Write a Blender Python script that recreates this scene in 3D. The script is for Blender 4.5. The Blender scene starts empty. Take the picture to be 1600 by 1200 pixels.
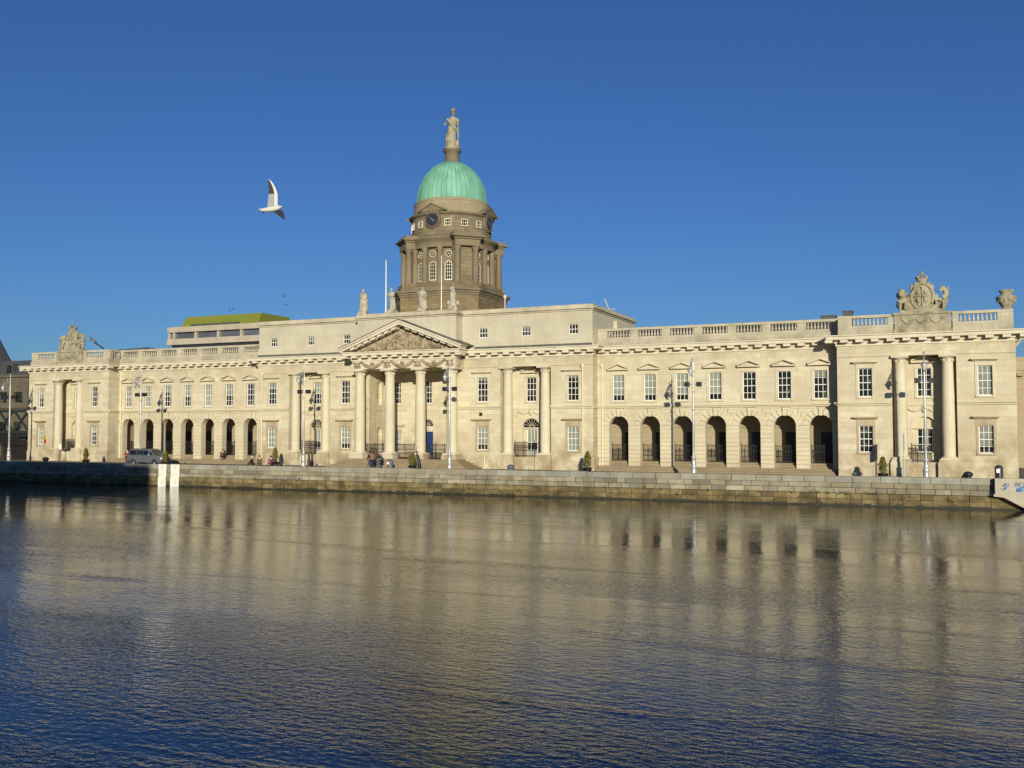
import bpy, math, random
from mathutils import Vector, Matrix
R = math.radians
rnd = random.Random(7)
scene = bpy.context.scene
COL = scene.collection
G = 4.05                      # camera height above the quay ground
WATER = -2.1
YC = 7.6                      # tower axis

# ------------------------------------------------------------------ helpers
class MB:
    def __init__(s): s.v = []; s.f = []; s.m = []; s.sm = []
    def face(s, pts, mat=0, smooth=False):
        n = len(s.v); s.v += [tuple(p) for p in pts]; s.f.append(tuple(range(n, n+len(pts)))); s.m.append(mat); s.sm.append(smooth)
    def raw(s, vs, fs, mat=0, smooth=False):
        n = len(s.v); s.v += [tuple(p) for p in vs]
        for f in fs: s.f.append(tuple(i+n for i in f)); s.m.append(mat); s.sm.append(smooth)
    def box(s, x0, x1, y0, y1, z0, z1, mat=0):
        s.raw([(x0,y0,z0),(x1,y0,z0),(x1,y1,z0),(x0,y1,z0),(x0,y0,z1),(x1,y0,z1),(x1,y1,z1),(x0,y1,z1)],
              [(0,3,2,1),(4,5,6,7),(0,1,5,4),(1,2,6,5),(2,3,7,6),(3,0,4,7)], mat)
    def fbox(s, fr, u0, u1, d0, d1, z0, z1, mat=0):
        P = fr.p
        s.raw([P(u0,z0,d0),P(u1,z0,d0),P(u1,z0,d1),P(u0,z0,d1),P(u0,z1,d0),P(u1,z1,d0),P(u1,z1,d1),P(u0,z1,d1)],
              [(0,3,2,1),(4,5,6,7),(0,1,5,4),(1,2,6,5),(2,3,7,6),(3,0,4,7)], mat)
    def prism(s, pts, off, mat=0):           # closed outline swept by a vector
        n = len(pts); off = Vector(off); a = [Vector(p) for p in pts]; b = [p+off for p in a]
        s.raw(a+b, [tuple(range(n)), tuple(range(2*n-1, n-1, -1))]+[(i, i+n, (i+1) % n+n, (i+1) % n) for i in range(n)], mat)
    def lathe(s, c, prof, n=16, mat=0, smooth=True, sx=1, sy=1, cap=True):
        vs = []; k = len(prof)
        for (r, z) in prof:
            for i in range(n):
                a = 2*math.pi*(i+.5)/n; vs.append((c[0]+r*sx*math.cos(a), c[1]+r*sy*math.sin(a), c[2]+z))
        fs = [(j*n+i, j*n+(i+1) % n, (j+1)*n+(i+1) % n, (j+1)*n+i) for j in range(k-1) for i in range(n)]
        s.raw(vs, fs, mat, smooth)
        if cap:
            s.face(vs[:n][::-1], mat); s.face(vs[-n:], mat)
    def tube(s, pts, r, n=6, mat=0, closed=False):
        pts = [Vector(p) for p in pts]; k = len(pts); vs = []
        rr = r if isinstance(r, (list, tuple)) else [r]*k
        for i, p in enumerate(pts):
            a = pts[(i-1) % k] if (i > 0 or closed) else p; b = pts[(i+1) % k] if (i < k-1 or closed) else p
            t = (b-a).normalized(); up = Vector((0,0,1)) if abs(t.z) < .9 else Vector((1,0,0))
            x = t.cross(up).normalized(); y = x.cross(t)
            for j in range(n):
                q = 2*math.pi*j/n; vs.append(p+(x*math.cos(q)+y*math.sin(q))*rr[i])
        m = k if closed else k-1
        s.raw(vs, [(i*n+j, i*n+(j+1) % n, ((i+1) % k)*n+(j+1) % n, ((i+1) % k)*n+j) for i in range(m) for j in range(n)], mat, True)
        if not closed: s.face(vs[:n][::-1], mat); s.face(vs[-n:], mat)
    def blob(s, c, r, n=10, mat=0, jit=0):
        c = Vector(c); vs = []; k = max(5, n//2+1)
        for j in range(k+1):
            th = math.pi*j/k
            for i in range(n):
                a = 2*math.pi*i/n; q = 1+(rnd.uniform(-jit, jit) if 0 < j < k else 0)
                vs.append((c.x+r[0]*q*math.sin(th)*math.cos(a), c.y+r[1]*q*math.sin(th)*math.sin(a), c.z+r[2]*q*math.cos(th)))
        s.raw(vs, [(j*n+i, (j+1)*n+i, (j+1)*n+(i+1) % n, j*n+(i+1) % n) for j in range(k) for i in range(n)], mat, True)
    def build(s, name, mats, parent=None, label=None):
        me = bpy.data.meshes.new(name); me.from_pydata(s.v, [], s.f)
        for m in (mats if isinstance(mats, (list, tuple)) else [mats]): me.materials.append(m)
        me.polygons.foreach_set('material_index', s.m); me.polygons.foreach_set('use_smooth', s.sm); me.update()
        o = bpy.data.objects.new(name, me); COL.objects.link(o)
        if parent is not None:
            o.parent = parent; o.matrix_parent_inverse = parent.matrix_world.inverted()
        if label: o['label'] = label
        return o

class Frame:                                  # a wall plane: u to the right seen from outside, d inward
    def __init__(s, O, U=(1, 0)):
        s.O = O; l = math.hypot(*U); s.U = (U[0]/l, U[1]/l); s.N = (-s.U[1], s.U[0])
    def p(s, u, z, d=0): return (s.O[0]+s.U[0]*u+s.N[0]*d, s.O[1]+s.U[1]*u+s.N[1]*d, z)

def tag(o, label, cat, group=None, kind=None):
    if label: o['label'] = label
    if cat: o['category'] = cat
    if group: o['group'] = group
    if kind: o['kind'] = kind
    return o
def empty(name, loc=(0,0,0), rz=0):
    o = bpy.data.objects.new(name, None); o.empty_display_size = .3; COL.objects.link(o)
    o.location = loc; o.rotation_euler = (0,0,rz); o.matrix_world = Matrix.Translation(loc) @ Matrix.Rotation(rz, 4, 'Z'); return o
def lpart(mb, name, mats, root, label=None):  # mesh given in the local space of its thing
    o = mb.build(name, mats, None, label); o.parent = root; return o
def copy_tree(o, parent=None):
    c = o.copy(); COL.objects.link(c)
    if parent is not None: c.parent = parent
    for ch in list(o.children): copy_tree(ch, c)
    return c

# ------------------------------------------------------------------ materials
def newmat(name):
    m = bpy.data.materials.new(name); m.use_nodes = True; nt = m.node_tree
    return m, nt, nt.nodes['Principled BSDF']
def N(nt, t, **kw):
    n = nt.nodes.new(t)
    for k, v in kw.items(): setattr(n, k, v)
    return n
def plain(name, col, rough=.6, metal=0, spec=.5, noise=.0, scale=3.):
    m, nt, b = newmat(name)
    b.inputs['Base Color'].default_value = (*col, 1); b.inputs['Roughness'].default_value = rough
    b.inputs['Metallic'].default_value = metal; b.inputs['Specular IOR Level'].default_value = spec
    if noise:
        tc = N(nt, 'ShaderNodeTexCoord'); no = N(nt, 'ShaderNodeTexNoise'); no.inputs['Scale'].default_value = scale; no.inputs['Detail'].default_value = 5
        nt.links.new(tc.outputs['Object'], no.inputs['Vector'])
        mx = N(nt, 'ShaderNodeMix', data_type='RGBA')
        mx.inputs[6].default_value = (*[c*(1-noise) for c in col], 1); mx.inputs[7].default_value = (*[min(1, c*(1+noise)) for c in col], 1)
        rp = N(nt, 'ShaderNodeMapRange'); rp.inputs[1].default_value = .3; rp.inputs[2].default_value = .7
        nt.links.new(no.outputs['Fac'], rp.inputs[0]); nt.links.new(rp.outputs[0], mx.inputs[0]); nt.links.new(mx.outputs[2], b.inputs['Base Color'])
    return m
def stone(name, c1, c2, mortar, bw, bh, stain, stain_amt=.5, msize=.012, bias=0, bump=.3, dirt=None, nscale=.35, lowdirt=None, streak=0):
    """ashlar: courses from a brick texture in (x+y, z), blotchy stains and vertical weathering streaks"""
    m, nt, b = newmat(name); L = nt.links.new
    tc = N(nt, 'ShaderNodeNewGeometry'); sp = N(nt, 'ShaderNodeSeparateXYZ'); L(tc.outputs['Position'], sp.inputs[0])
    ad = N(nt, 'ShaderNodeMath', operation='ADD'); L(sp.outputs[0], ad.inputs[0]); L(sp.outputs[1], ad.inputs[1])
    zo = N(nt, 'ShaderNodeMath', operation='ADD'); L(sp.outputs[2], zo.inputs[0]); zo.inputs[1].default_value = 2.3
    cb = N(nt, 'ShaderNodeCombineXYZ'); L(ad.outputs[0], cb.inputs[0]); L(zo.outputs[0], cb.inputs[1])
    br = N(nt, 'ShaderNodeTexBrick'); L(cb.outputs[0], br.inputs['Vector'])
    br.inputs['Color1'].default_value = (*c1, 1); br.inputs['Color2'].default_value = (*c2, 1); br.inputs['Mortar'].default_value = (*mortar, 1)
    br.inputs['Scale'].default_value = 1; br.inputs['Mortar Size'].default_value = msize; br.inputs['Mortar Smooth'].default_value = .3
    br.inputs['Bias'].default_value = bias; br.inputs['Brick Width'].default_value = bw; br.inputs['Row Height'].default_value = bh
    col = br.outputs['Color']
    def mask(sc, lo, hi, stretch=(1,1,1), det=6):
        mp = N(nt, 'ShaderNodeMapping'); mp.inputs['Scale'].default_value = stretch; L(tc.outputs['Position'], mp.inputs[0])
        no = N(nt, 'ShaderNodeTexNoise'); no.inputs['Scale'].default_value = sc; no.inputs['Detail'].default_value = det; no.inputs['Roughness'].default_value = .62
        L(mp.outputs[0], no.inputs['Vector'])
        r = N(nt, 'ShaderNodeMapRange'); r.inputs[1].default_value = lo; r.inputs[2].default_value = hi; L(no.outputs['Fac'], r.inputs[0]); return r.outputs[0], no
    def over(col, fac, c, amt):
        mu = N(nt, 'ShaderNodeMath', operation='MULTIPLY'); L(fac, mu.inputs[0]); mu.inputs[1].default_value = amt
        mx = N(nt, 'ShaderNodeMix', data_type='RGBA'); L(mu.outputs[0], mx.inputs[0]); L(col, mx.inputs[6]); mx.inputs[7].default_value = (*c, 1); return mx.outputs[2]
    f, no1 = mask(nscale, .43, .66); col = over(col, f, stain, stain_amt)
    f, no2 = mask(3.1, .5, .8); col = over(col, f, stain, stain_amt*.6)
    if streak:
        f, _ = mask(1.6, .52, .74, (1, 1, .09)); col = over(col, f, stain, streak)
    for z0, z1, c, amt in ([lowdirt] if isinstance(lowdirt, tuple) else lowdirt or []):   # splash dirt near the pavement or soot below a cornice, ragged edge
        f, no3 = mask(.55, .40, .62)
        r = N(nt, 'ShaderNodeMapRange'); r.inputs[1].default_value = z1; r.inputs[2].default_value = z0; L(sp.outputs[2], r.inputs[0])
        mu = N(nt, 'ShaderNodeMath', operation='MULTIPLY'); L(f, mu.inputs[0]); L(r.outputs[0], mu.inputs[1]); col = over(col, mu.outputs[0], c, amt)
    L(col, b.inputs['Base Color']); b.inputs['Roughness'].default_value = .85; b.inputs['Specular IOR Level'].default_value = .25
    bp = N(nt, 'ShaderNodeBump'); bp.inputs['Strength'].default_value = bump; bp.inputs['Distance'].default_value = .03
    inv = N(nt, 'ShaderNodeMath', operation='SUBTRACT'); inv.inputs[0].default_value = 1; L(br.outputs['Fac'], inv.inputs[1])
    nn = N(nt, 'ShaderNodeTexNoise'); nn.inputs['Scale'].default_value = 6; nn.inputs['Detail'].default_value = 4; L(tc.outputs['Position'], nn.inputs['Vector'])
    a2 = N(nt, 'ShaderNodeMath', operation='MULTIPLY_ADD'); L(nn.outputs['Fac'], a2.inputs[0]); a2.inputs[1].default_value = .6; L(inv.outputs[0], a2.inputs[2])
    L(a2.outputs[0], bp.inputs['Height']); L(bp.outputs[0], b.inputs['Normal'])
    return m

def blocks(name, cols, stain, amt, nscale=.9, dirt=None):
    """rough quay stones: every block its own tone, with stains"""
    m = stone(name, (.3,.3,.3), (.3,.3,.3), (.3,.3,.3), 60, 60, stain, amt, msize=0, nscale=nscale, lowdirt=dirt, streak=amt*.6, bump=.7)
    nt = m.node_tree; g = N(nt, 'ShaderNodeNewGeometry'); cr = N(nt, 'ShaderNodeValToRGB'); e = cr.color_ramp.elements
    e[0].color = (*cols[0],1); e[1].color = (*cols[-1],1)
    for i, c in enumerate(cols[1:-1]): x = e.new((i+1)/(len(cols)-1)); x.color = (*c,1)
    nt.links.new(g.outputs['Random Per Island'], cr.inputs[0])
    br = [n for n in nt.nodes if n.bl_idname == 'ShaderNodeTexBrick'][0]
    for l in list(br.outputs['Color'].links): nt.links.new(cr.outputs[0], l.to_socket)
    return m
M = {}
PS1, PS2 = (.635,.57,.40), (.58,.51,.35)
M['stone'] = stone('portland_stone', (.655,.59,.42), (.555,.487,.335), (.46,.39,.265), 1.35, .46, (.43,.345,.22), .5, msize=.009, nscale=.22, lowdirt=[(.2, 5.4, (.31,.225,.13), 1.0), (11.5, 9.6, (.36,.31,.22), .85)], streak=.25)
M['arcade'] = stone('arcade_stone', PS1, PS2, (.46,.38,.25), 1.6, .40, (.48,.39,.25), .32, lowdirt=(.2, 1.6, (.36,.28,.17), .6), streak=.1)
M['trim'] = stone('trim_stone', (.64,.575,.42), (.60,.525,.38), (.5,.42,.29), 1.9, 5, (.36,.28,.175), .45, bump=.15, nscale=.8, streak=.3)
M['corn'] = stone('cornice_stone', (.68,.615,.455), (.63,.565,.415), (.5,.42,.29), 1.9, 5, (.40,.33,.22), .3, bump=.1, nscale=.8, streak=.12)
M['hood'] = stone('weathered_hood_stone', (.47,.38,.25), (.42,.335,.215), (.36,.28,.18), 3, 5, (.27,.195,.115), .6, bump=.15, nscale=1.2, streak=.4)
M['parapet'] = stone('parapet_stone', (.56,.50,.365), (.50,.44,.315), (.38,.32,.22), 1.4, .5, (.30,.265,.185), .6, nscale=.5, streak=.45, lowdirt=(11.9, 13.1, (.20,.18,.13), .85))
M['column'] = stone('column_stone', (.64,.575,.41), (.605,.53,.37), (.5,.42,.28), 9, 1.25, (.48,.39,.26), .3, bump=.15, streak=.08)
M['attic'] = stone('attic_stone', (.565,.515,.38), (.53,.475,.35), (.49,.425,.30), 1.5, .42, (.37,.32,.22), .5, streak=.35, nscale=.25, msize=.009)
M['tower'] = stone('tower_stone', (.265,.215,.13), (.20,.157,.093), (.11,.085,.052), .95, .42, (.095,.075,.045), .6, nscale=.4, streak=.25)
M['towerbase'] = stone('tower_base_stone', (.30,.225,.115), (.20,.145,.075), (.12,.09,.05), 1.3, .5, (.12,.09,.05), .55, nscale=.5, streak=.3)
M['towertrim'] = stone('tower_trim_stone', (.25,.203,.125), (.21,.168,.103), (.14,.11,.07), 1.6, 3, (.105,.085,.06), .5, bump=.2, streak=.35)
M['towerpale'] = stone('tower_pale_stone', (.36,.30,.19), (.31,.255,.155), (.24,.19,.12), 1.6, .6, (.22,.17,.10), .45, bump=.15)
M['statue'] = stone('statue_stone', (.50,.46,.36), (.46,.42,.32), (.46,.42,.32), 30, 30, (.22,.18,.11), .7, nscale=1.5, bump=.4, streak=.4)
M['lichen'] = stone('lichened_stone', (.40,.355,.24), (.36,.31,.20), (.36,.31,.20), 30, 30, (.15,.135,.07), .8, nscale=1.2, bump=.5, streak=.3)
M['relief'] = stone('relief_stone', (.40,.325,.21), (.36,.29,.185), (.36,.29,.19), 30, 30, (.14,.10,.06), .85, nscale=1.6, bump=.6)
M['step'] = stone('step_stone', (.34,.27,.17), (.28,.215,.13), (.2,.15,.09), 1.7, .19, (.19,.145,.085), .5, nscale=.6)
M['coping'] = blocks('quay_coping', [(.27,.27,.235),(.33,.315,.25),(.29,.245,.165),(.36,.34,.28),(.24,.225,.175)], (.16,.145,.10), .5)
M['quayup'] = blocks('quay_granite', [(.22,.205,.155),(.40,.355,.24),(.28,.245,.165),(.44,.395,.28),(.19,.175,.13),(.34,.28,.17)], (.13,.11,.07), .6)
M['quaylow'] = blocks('quay_tidal_stone', [(.16,.115,.05),(.27,.20,.09),(.20,.15,.065),(.31,.24,.115),(.13,.10,.045)], (.06,.05,.02), .85, dirt=(-2.25,-1.35,(.035,.028,.012),1.0))
M['tide'] = plain('tide_weed', (.022,.02,.009), .7, noise=.5, scale=2)
M['joint'] = plain('dark_joint', (.04,.032,.02), .9, noise=.3)
M['paving'] = stone('paving', (.20,.185,.155), (.16,.15,.125), (.1,.09,.08), 1.1, .6, (.12,.11,.09), .5)
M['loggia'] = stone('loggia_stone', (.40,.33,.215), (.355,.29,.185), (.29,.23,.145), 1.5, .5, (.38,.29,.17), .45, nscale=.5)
M['white'] = plain('white_paint', (.78,.76,.68), .5)
M['blind'] = plain('window_blind', (.23,.25,.19), .5, noise=.12, scale=.7)
M['curtain'] = plain('window_net', (.17,.175,.14), .5, noise=.3, scale=1.3)
for k, c in (('blind', .35), ('curtain', .35)):
    M[k].node_tree.nodes['Principled BSDF'].inputs['Coat Weight'].default_value = c
M['glass'] = plain('dark_glass', (.012,.013,.015), .04, spec=.5)
nt = M['glass'].node_tree; g_ = N(nt, 'ShaderNodeNewGeometry'); n_ = N(nt, 'ShaderNodeTexNoise'); n_.inputs['Scale'].default_value = 1.1; n_.inputs['Detail'].default_value = 3; nt.links.new(g_.outputs['Position'], n_.inputs['Vector'])
cr_ = N(nt, 'ShaderNodeValToRGB'); e_ = cr_.color_ramp.elements; e_[0].position = .40; e_[0].color = (.008,.008,.009,1); e_[1].position = .72; e_[1].color = (.14,.135,.10,1); x_ = e_.new(.56); x_.color = (.02,.024,.018,1)  # pane blotches put partial reflections and interiors into the colour
nt.links.new(n_.outputs['Fac'], cr_.inputs[0]); nt.links.new(cr_.outputs[0], nt.nodes['Principled BSDF'].inputs['Base Color'])
n2_ = N(nt, 'ShaderNodeTexNoise'); n2_.inputs['Scale'].default_value = 2.2; nt.links.new(g_.outputs['Position'], n2_.inputs['Vector']); b_ = N(nt, 'ShaderNodeBump'); b_.inputs['Distance'].default_value = .02; nt.links.new(n2_.outputs['Fac'], b_.inputs['Height']); nt.links.new(b_.outputs[0], nt.nodes['Principled BSDF'].inputs['Normal'])
M['iron'] = plain('black_iron', (.014,.012,.011), .5)
M['ironr'] = plain('brown_iron', (.014,.011,.010), .7)
M['lead'] = plain('lead_sheet', (.105,.10,.09), .55, noise=.3)
M['slate'] = plain('slate', (.07,.068,.07), .6, noise=.3, scale=2)
M['darkdoor'] = plain('dark_brown_door', (.028,.02,.015), .5)
M['bluedoor'] = plain('blue_door_paint', (.018,.042,.13), .4)
M['pipe'] = plain('cream_pipe', (.70,.62,.45), .5)
M['silver'] = plain('silver_paint', (.50,.50,.49), .3, metal=.45, noise=.1)
M['shadediron'] = plain('shaded_scroll_iron', (.34,.34,.34), .5, metal=.3)  # greyer than the pole: shade on the scroll ironwork put into the colour
M['flood'] = plain('floodlight_black', (.02,.02,.024), .45)
M['lampglass'] = plain('lamp_glass', (.55,.55,.5), .15)
M['clock'] = plain('clock_face', (.022,.026,.04), .45)
M['gilt'] = plain('dull_gilt', (.30,.26,.16), .4)
M['concrete'] = plain('beige_concrete', (.43,.37,.27), .85, noise=.12, scale=.6)
M['darkpane'] = plain('office_glass', (.10,.105,.12), .12, noise=.35, scale=.25)
M['brownwall'] = stone('brown_brick', (.15,.125,.085), (.125,.10,.065), (.10,.08,.055), .9, .35, (.09,.07,.045), .5)
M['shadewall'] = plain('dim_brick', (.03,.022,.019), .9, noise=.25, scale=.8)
M['girder'] = plain('dark_girder', (.018,.024,.021), .6, noise=.2)
M['rubber'] = plain('rubber', (.015,.015,.016), .7)
M['van'] = plain('grey_van_paint', (.165,.175,.185), .3, metal=.35, noise=.06, scale=1.5)
M['trimdark'] = plain('dark_plastic', (.03,.03,.035), .5)
M['chrome'] = plain('alloy', (.45,.45,.46), .3, metal=.8)
M['lens'] = plain('headlamp_lens', (.75,.76,.74), .1)
M['redlens'] = plain('tail_lens', (.35,.03,.02), .2)
M['bingrey'] = plain('bin_grey', (.10,.115,.14), .55, noise=.1)
M['skin'] = plain('skin', (.50,.30,.20), .6)
for k, c in dict(black=(.015,.014,.017), tan=(.27,.15,.06), navy=(.02,.022,.05), plum=(.14,.015,.07), brown=(.10,.07,.035), maroon=(.08,.018,.02), jeans=(.05,.06,.10), dkhair=(.025,.018,.013), redhair=(.20,.055,.02), grey=(.18,.19,.22), palehair=(.55,.48,.42)).items():
    M[k] = plain('cloth_'+k, c, .85, noise=.15, scale=8)
M['board'] = plain('white_board', (.70,.69,.60), .7, noise=.18, scale=1.6)
M['gullwhite'] = plain('gull_white', (.60,.58,.52), .7)
M['gullgrey'] = plain('gull_grey', (.31,.31,.31), .7)
M['gulldark'] = plain('gull_dark', (.03,.028,.032), .7)
M['beak'] = plain('beak_red', (.28,.10,.06), .5)
M['signgrey'] = plain('sign_grey', (.25,.28,.33), .5)
M['bluepaint'] = plain('blue_spray_paint', (.10,.24,.52), .6)
M['redpaint'] = plain('pink_spray_paint', (.42,.24,.24), .6)
M['slip'] = plain('slip_render', (.42,.385,.285), .85, noise=.12, scale=1.5)

# copper
def copper(name, c1, c2, c3):
    m, nt, b = newmat(name); L = nt.links.new
    g = N(nt, 'ShaderNodeNewGeometry'); mp = N(nt, 'ShaderNodeMapping'); mp.inputs['Scale'].default_value = (1,1,.25); L(g.outputs['Position'], mp.inputs[0])
    no = N(nt, 'ShaderNodeTexNoise'); no.inputs['Scale'].default_value = 1.1; no.inputs['Detail'].default_value = 5; L(mp.outputs[0], no.inputs['Vector'])
    cr = N(nt, 'ShaderNodeValToRGB'); e = cr.color_ramp.elements; e[0].position = .3; e[0].color = (*c1,1); e[1].position = .55; e[1].color = (*c2,1)
    x = e.new(.75); x.color = (*c3,1)
    L(no.outputs['Fac'], cr.inputs[0]); L(cr.outputs[0], b.inputs['Base Color']); b.inputs['Roughness'].default_value = .75; b.inputs['Specular IOR Level'].default_value = .2
    return m
M['copper'] = copper('green_copper', (.14,.33,.23), (.21,.45,.32), (.27,.51,.375))
M['copperseam'] = copper('copper_seams', (.10,.27,.18), (.13,.33,.22), (.15,.36,.25))
M['olive'] = copper('olive_copper', (.16,.20,.035), (.205,.215,.035), (.24,.17,.03))

# topiary leaves
m, nt, b = newmat('golden_leaves'); oi = N(nt, 'ShaderNodeNewGeometry')
cr = N(nt, 'ShaderNodeValToRGB'); cr.color_ramp.elements[0].color = (.10,.11,.012,1); cr.color_ramp.elements[1].color = (.30,.27,.03,1)
nt.links.new(oi.outputs['Random Per Island'], cr.inputs[0]); nt.links.new(cr.outputs[0], b.inputs['Base Color']); b.inputs['Roughness'].default_value = .7
M['leaf'] = m
M['weed'] = plain('weeds', (.06,.085,.02), .8, noise=.4, scale=5)

# water
m, nt, b = newmat('river_water'); L = nt.links.new
g = N(nt, 'ShaderNodeNewGeometry')
def wn(scale, stretch, det, rot=0):
    mp = N(nt, 'ShaderNodeMapping'); mp.inputs['Scale'].default_value = stretch; mp.inputs['Rotation'].default_value = (0,0,R(rot)); L(g.outputs['Position'], mp.inputs[0])
    n = N(nt, 'ShaderNodeTexNoise'); n.inputs['Scale'].default_value = scale; n.inputs['Detail'].default_value = det; n.inputs['Roughness'].default_value = .55; L(mp.outputs[0], n.inputs['Vector']); return n
n1 = wn(5.2, (.55,1,1), 3, 14); n2 = wn(.55, (.5,1,1), 2, 10); n3 = wn(.085, (.3,1,1), 4, 14)
pr_ = N(nt, 'ShaderNodeMapRange'); pr_.inputs[1].default_value = .45; pr_.inputs[2].default_value = .62; pr_.inputs[3].default_value = .62; pr_.inputs[4].default_value = 2.0; L(n3.outputs['Fac'], pr_.inputs[0])
n4 = wn(.42, (.12,1,1), 4, 6); bd = N(nt, 'ShaderNodeMapRange'); bd.inputs[1].default_value = .57; bd.inputs[2].default_value = .72; bd.inputs[3].default_value = 0; bd.inputs[4].default_value = 1.7; L(n4.outputs['Fac'], bd.inputs[0])
ad_ = N(nt, 'ShaderNodeMath', operation='ADD'); L(pr_.outputs[0], ad_.inputs[0]); L(bd.outputs[0], ad_.inputs[1])
sx_ = N(nt, 'ShaderNodeSeparateXYZ'); L(g.outputs['Position'], sx_.inputs[0]); ym = N(nt, 'ShaderNodeMapRange'); ym.inputs[1].default_value = -72; ym.inputs[2].default_value = -30; ym.inputs[3].default_value = 1.75; ym.inputs[4].default_value = .36; L(sx_.outputs[1], ym.inputs[0])
am = N(nt, 'ShaderNodeMath', operation='MULTIPLY'); L(ad_.outputs[0], am.inputs[0]); L(ym.outputs[0], am.inputs[1])
mu = N(nt, 'ShaderNodeMath', operation='MULTIPLY'); L(n1.outputs['Fac'], mu.inputs[0]); L(am.outputs[0], mu.inputs[1])
b1 = N(nt, 'ShaderNodeBump'); b1.inputs['Strength'].default_value = 1; b1.inputs['Distance'].default_value = .021; L(mu.outputs[0], b1.inputs['Height'])
b2 = N(nt, 'ShaderNodeBump'); b2.inputs['Strength'].default_value = 1; b2.inputs['Distance'].default_value = .027; L(n2.outputs['Fac'], b2.inputs['Height']); L(b2.outputs[0], b1.inputs['Normal'])
L(b1.outputs[0], b.inputs['Normal'])
b.inputs['Base Color'].default_value = (.062,.060,.050,1); b.inputs['Roughness'].default_value = .03; b.inputs['IOR'].default_value = 1.48
M['water'] = m

# ------------------------------------------------------------------ walls, openings
def op(u0, u1, z0, z1, arch=False, rev=True): return dict(u0=u0, u1=u1, z0=z0, z1=z1, arch=arch, rev=rev)
def wall(mb, fr, u0, u1, z0, z1, ops=(), depth=.3, d=0, mat=0, rmat=None, seg=14, reveal=True, bottom=True):
    rmat = mat if rmat is None else rmat
    us = sorted({u0, u1, *[o['u0'] for o in ops], *[o['u1'] for o in ops]}); zs = sorted({z0, z1, *[o['z0'] for o in ops], *[o['z1'] for o in ops]})
    us = [u for u in us if u0-1e-6 <= u <= u1+1e-6]; zs = [z for z in zs if z0-1e-6 <= z <= z1+1e-6]
    P = fr.p
    for a, bb in zip(us, us[1:]):
        run = None
        cells = []
        for c, e in zip(zs, zs[1:]):
            um, zm = (a+bb)/2, (c+e)/2
            if any(o['u0'] < um < o['u1'] and o['z0'] < zm < o['z1'] for o in ops):
                if run: cells.append(run); run = None
            else: run = (run[0], e) if run else (c, e)
        if run: cells.append(run)
        for c, e in cells: mb.face([P(a,c,d), P(bb,c,d), P(bb,e,d), P(a,e,d)], mat)
    for o in ops:
        a, bb, c, e = o['u0'], o['u1'], o['z0'], o['z1']; D = d+depth
        if not o['arch']:
            if reveal and o['rev']:
                mb.face([P(a,c,d),P(a,e,d),P(a,e,D),P(a,c,D)], rmat); mb.face([P(bb,c,d),P(bb,c,D),P(bb,e,D),P(bb,e,d)], rmat)
                mb.face([P(a,e,d),P(bb,e,d),P(bb,e,D),P(a,e,D)], rmat)
                if bottom: mb.face([P(a,c,d),P(a,c,D),P(bb,c,D),P(bb,c,d)], rmat)
        else:
            r = (bb-a)/2; cu = (a+bb)/2; sz = e-r
            arc = [(cu-r*math.cos(math.pi*i/seg), sz+r*math.sin(math.pi*i/seg)) for i in range(seg+1)]
            for i in range(seg):
                p, q = arc[i], arc[i+1]; corner = (a, e) if i < seg/2 else (bb, e)
                mb.face([P(*p,d), P(*q,d), P(*corner,d)], mat)
                if reveal: mb.raw([P(*p,d), P(*q,d), P(*q,D), P(*p,D)], [(0,1,2,3)], rmat, True)
            if reveal:
                mb.face([P(a,c,d),P(a,sz,d),P(a,sz,D),P(a,c,D)], rmat); mb.face([P(bb,c,d),P(bb,c,D),P(bb,sz,D),P(bb,sz,d)], rmat)
                if bottom: mb.face([P(a,c,d),P(a,c,D),P(bb,c,D),P(bb,c,d)], rmat)

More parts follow.
